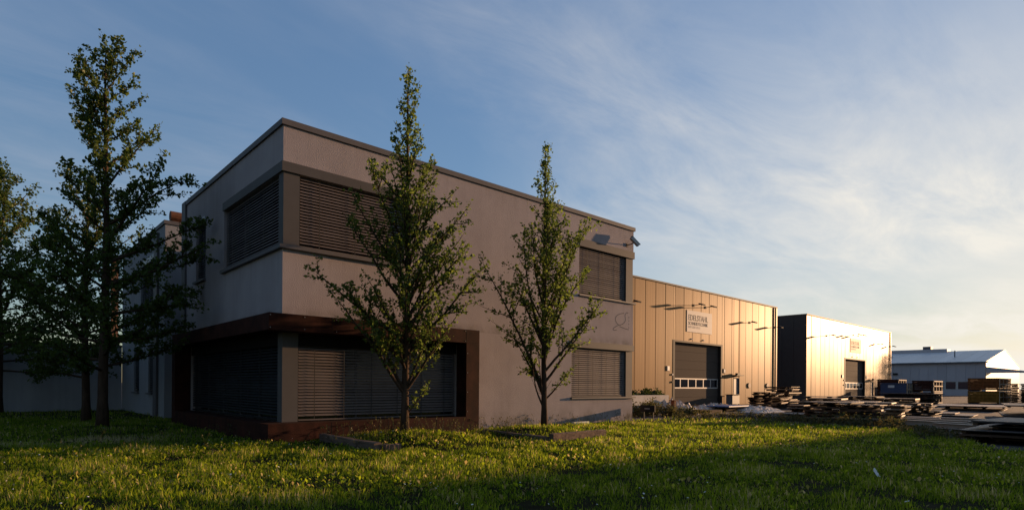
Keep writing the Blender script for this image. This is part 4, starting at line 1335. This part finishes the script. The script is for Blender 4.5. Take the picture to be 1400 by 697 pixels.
stack('pale banded sheet pack in the right end stack of the long row', 'packs in the right end stack of the long row', 19.6, 20.9, -7.5, -6.85, .68, 106, PALE, th=(.05, .07))
stack('flat sheet pack in the left stack of the back row', 'packs in the left stack of the back row', 28.3, 29.9, -2.9, -.8, .88, 107, MIX, jitter=.15)
stack('flat sheet pack in the middle stack of the back row', 'packs in the middle stack of the back row', 28.8, 30.3, -4.3, -2.4, .90, 108, MIX, jitter=.15)
stack('flat sheet pack in the right stack of the back row', 'packs in the right stack of the back row', 30.2, 32.0, -5.3, -3.7, .86, 109, (None, SHEETL, SHEETD), jitter=.15)
stack('rusty sheet pack in the stack between front and back rows', 'packs between the two rows', 24.0, 25.6, -5.2, -3.9, .78, 110, MIX, jitter=.15)
stack('rusty sheet pack in the inner stack between the rows, nearer the hall', 'packs in the inner stack', 25.5, 27.2, -3.4, -2.0, .85, 115, MIX, jitter=.15)
stack('dark bluish steel sheet pack in the long pile before the wooden crates', 'packs in the long dark pile', 52.5, 55.5, -1.3, 2.2, .95, 111, DARK, jitter=.12)
stack('dark flat sheet pack in the big stack cut by the right edge of the view', 'packs in the big stack at the right edge', 13.7, 16.8, -13.2, -10.5, .52, 112, (SHEETD, SHEETD, None), th=(.03, .05), jitter=.12, rot0=0)
stack('thin flat pack lying low at the far side of the yard before the crates', 'low packs before the crates', 40.0, 44.0, -7.3, -4.3, .26, 113, (SHEETD, SHEETL), th=(.03,), jitter=.3)
stack('thin flat pack lying low in the middle of the open yard', 'low packs in the open yard', 29.4, 32.0, -7.8, -5.0, .20, 114, (SHEETL, SHEETD), th=(.03,), jitter=.3)
stack('dark flat pack lying at the right edge of the view behind the big stack', 'low packs at the right edge', 29.5, 34.0, -12.6, -9.2, .60, 116, (SHEETD, SHEETL), th=(.04, .06), jitter=.2)
stack('rusty sheet pack in the low heap behind the left end of the long row', 'packs in the low heap behind the row', 22.0, 23.8, -4.9, -3.7, .62, 121, MIX, jitter=.2, rot0=.10)
stack('rusty sheet pack in the ragged heap behind the third stack of the long row', 'packs in the ragged heap behind the row', 22.2, 23.8, -6.4, -5.1, .80, 122, MIX, jitter=.2, rot0=.15)
stack('dark sheet pack in the heap behind the pale banded end stack', 'packs behind the pale end stack', 23.4, 25.2, -7.6, -6.5, .72, 123, (SHEETD, None), jitter=.2, rot0=.08)
stack('thin sheet pack lying low before the long row at the weeds', 'low packs before the long row', 19.6, 21.2, -4.3, -3.0, .26, 124, (None, SHEETD, SHEETL), th=(.03, .04), jitter=.2)
stack('dark sheet pack in the low heap before the dark side of the farther hall', 'packs in the low heap by the dark hall side', 33.6, 36.0, .9, 2.6, .45, 125, (SHEETD, None), jitter=.3)
# low frames lying at the grass edge
for i, (x, y, L, r, lb) in enumerate(((18.3, -8.75, 1.9, 1.40, 'pale steel beam lying nearest the grass, left of the big dark stack'), (19.7, -8.6, 2.2, 1.5, 'pale steel beam lying behind the first one at the grass edge'), (17.0, -9.75, 1.7, 1.25, 'pale steel beam touching the big dark stack'), (21.6, -8.3, 2.4, 1.62, 'thin pale steel beam farthest into the yard behind the weeds'), (20.6, -5.6, 5.6, 1.72, 'long thin steel beam lying before the long row of sheet stacks'))):
    b = thing('steel_beam', lb, 'beam', (x, y, 0), 'steel beams at the grass edge')
    m = MB(); m.box(x - L / 2, x + L / 2, y - .09, y + .09, .25, .268, r, (x, y)); m.box(x - L / 2, x + L / 2, y - .09, y + .09, .10, .118, r, (x, y)); m.box(x - L / 2, x + L / 2, y - .012, y + .012, .118, .25, r, (x, y))
    m.build('web_and_flanges', PALESTEEL, b)
    for s_ in (-1, 1):
        m = MB(); m.box(x + s_ * L * .35 - .06, x + s_ * L * .35 + .06, y - .25, y + .25, -.03, .098, r, (x, y)); m.build('bearer', BEARER, b)


# ------------------------------------------------------------------ crates
def crate(label, x, y, z, dx, dy, h, m, group=None, cage=False, rot=-.04):
    t = thing('wooden_crate', label, 'crate', (x, y, z), group)
    mb = MB()
    n = max(3, int(h / .16))
    for i in range(n):
        a, b = z + .1 + i * (h - .1) / n + .006, z + .1 + (i + 1) * (h - .1) / n - .006
        mb.box(x - dx / 2, x - dx / 2 + .03, y - dy / 2, y + dy / 2, a, b, rot, (x, y)); mb.box(x + dx / 2 - .03, x + dx / 2, y - dy / 2, y + dy / 2, a, b, rot, (x, y))
        mb.box(x - dx / 2 + .03, x + dx / 2 - .03, y + dy / 2 - .03, y + dy / 2, a, b, rot, (x, y))
        if not cage:
            mb.box(x - dx / 2 + .03, x + dx / 2 - .03, y - dy / 2, y - dy / 2 + .03, a, b, rot, (x, y))
    mb.box(x - dx / 2 + .03, x + dx / 2 - .03, y - dy / 2 + .03, y + dy / 2 - .03, z + .10, z + .16, rot, (x, y))
    mb.build('boards', m, t)
    fm = MB()
    yy = y - dy / 2
    for k in range(4):
        xx = x - dx / 2 + .0 + k * (dx - .10) / 3
        fm.box(xx, xx + .10, yy - .05, yy - .003, z + .0, z + h, rot, (x, y))
    for zz in (z + .02, z + h * .48, z + h - .12):
        fm.box(x - dx / 2, x + dx / 2, yy - .09, yy - .053, zz, zz + .10, rot, (x, y))
    fm.build('end_frame', CAGEM, t)
    for yy2 in (y - dy / 2 + .15, y, y + dy / 2 - .15):
        cm = MB(); cm.box(x - dx / 2 - .035, x - dx / 2 - .003, yy2 - .05, yy2 + .05, z + .1, z + h, rot, (x, y)); cm.build('batten', m, t)
    for yy2 in (y - dy / 2 + .1, y + dy / 2 - .1):
        ft = MB(); ft.box(x - dx / 2, x + dx / 2, yy2 - .06, yy2 + .06, z, z + .098, rot, (x, y)); ft.build('foot', BEARER, t)
    return t


crate('yellowish wooden crate carrying a reddish one, before the gabled hall', 65.2, -3.25, 0, 4.6, 2.3, 1.15, CRATEY, 'two big stacked crates')
crate('reddish wooden crate on top of the yellowish one, before the gabled hall', 65.2, -3.25, 1.16, 4.6, 2.3, 1.18, CRATEW, 'two big stacked crates')
crate('dark red crate on the ground by the farther hall, leftmost of the crates', 61.6, 3.8, 0, 2.2, 1.8, 1.1, CRATER, 'dark red crates by the farther hall')
crate('dark red crate standing on another, topmost at the farther hall corner', 61.6, 3.8, 1.11, 2.2, 1.8, 1.1, CRATER, 'dark red crates by the farther hall')
crate('dark red crate on the ground right of the blue bin', 58.5, .2, 0, 2.6, 1.6, 1.0, CRATER, 'dark red crates right of the blue bin', cage=True)
crate('dark red open ended crate on top, right of the blue bin', 58.5, .2, 1.01, 2.6, 1.6, 1.05, CRATER, 'dark red crates right of the blue bin', cage=True)
bn = thing('blue_bin', 'dark blue steel bin with a white plate, between the dark red crates', 'bin', (56.5, 2.0, 0))
m = MB(); m.box(55.6, 57.4, 1.1, 3.1, .12, 1.75); m.build('body', BLUE, bn)
m = MB(); m.box(55.55, 57.45, 1.05, 3.15, 1.753, 1.82); m.build('rim', BLUE, bn)
m = MB(); m.box(55.575, 55.598, 2.0, 2.5, 1.4, 1.62); m.build('plate', WHITEP, bn)
m = MB()
for k in range(3):
    m.box(55.7 + k * .75, 55.8 + k * .75, 1.0, 1.095, .12, 1.75)
m.box(55.6, 57.4, .95, .998, .5, .6); m.box(55.6, 57.4, .95, .998, 1.2, 1.3); m.build('end_frame', CAGEM, bn)
for x in (55.8, 57.0):
    m = MB(); m.box(x, x + .2, 1.2, 3.0, 0, .118); m.build('skid', LAMPM, bn)
for i in range(12):
    pallet('grey brown pallet in the tall pallet stack at the right edge of the view', 64.5, -5.9 + .03 * ((i * 7) % 3), i * .155 - .01, 2.6, 1.5, -.04 + .02 * ((i * 5) % 3 - 1), 'pallets in the tall stack')
bc = thing('blue_container', 'grey blue steel container at the far right edge behind the pallets', 'container', (74, -5.2, 0))
m = MB(); m.box(73.5, 79.5, -7.6, -5.1, .1, 3.7)
m.build('body', BLUE, bc)
m = MB()
for k in range(10):
    m.box(73.44, 73.497, -7.55 + k * .245, -7.43 + k * .245, .2, 3.6)
m.build('rib', BLUE, bc)
m = MB(); m.box(73.2, 79.7, -7.7, -5.0, 3.703, 3.82); m.build('lid', CAP, bc)
# small bins at the farther hall's door
for i, (x, y, h, lb) in enumerate(((69.3, 7.0, 1.35, 'grey drum at the farther hall gate, left of the pair'), (70.6, 7.0, 1.55, 'grey drum at the farther hall gate, right of the pair'))):
    t = thing('steel_drum', lb, 'drum', (x, y, 0), 'drums at the farther hall gate')
    m = MB(); m.tube([(x, y, 0), (x, y, h * .33), (x, y, h * .34), (x, y, h * .66), (x, y, h * .67), (x, y, h)], [.42, .42, .44, .44, .42, .42], 16); m.build('body', DOORM, t)
    m = MB(); m.tube([(x, y, h + .002), (x, y, h + .05)], .45, 16); m.build('lid', LAMPM, t)
cb = thing('utility_cabinet', 'low grey cabinet at the wall between the near gate and the door', 'cabinet', (36.9, 7.6, 0))
m = MB(); m.box(36.2, 37.3, 7.4, 7.9, .08, .75); m.build('body', DOORM, cb)
m = MB(); m.box(36.15, 37.35, 7.35, 7.95, .753, .80); m.build('lid', LAMPM, cb)
m = MB(); m.box(36.25, 37.25, 7.5, 7.8, -.02, .078); m.build('base', CONC, cb)
for o in bpy.data.objects:
    if '_org' in o: del o['_org']
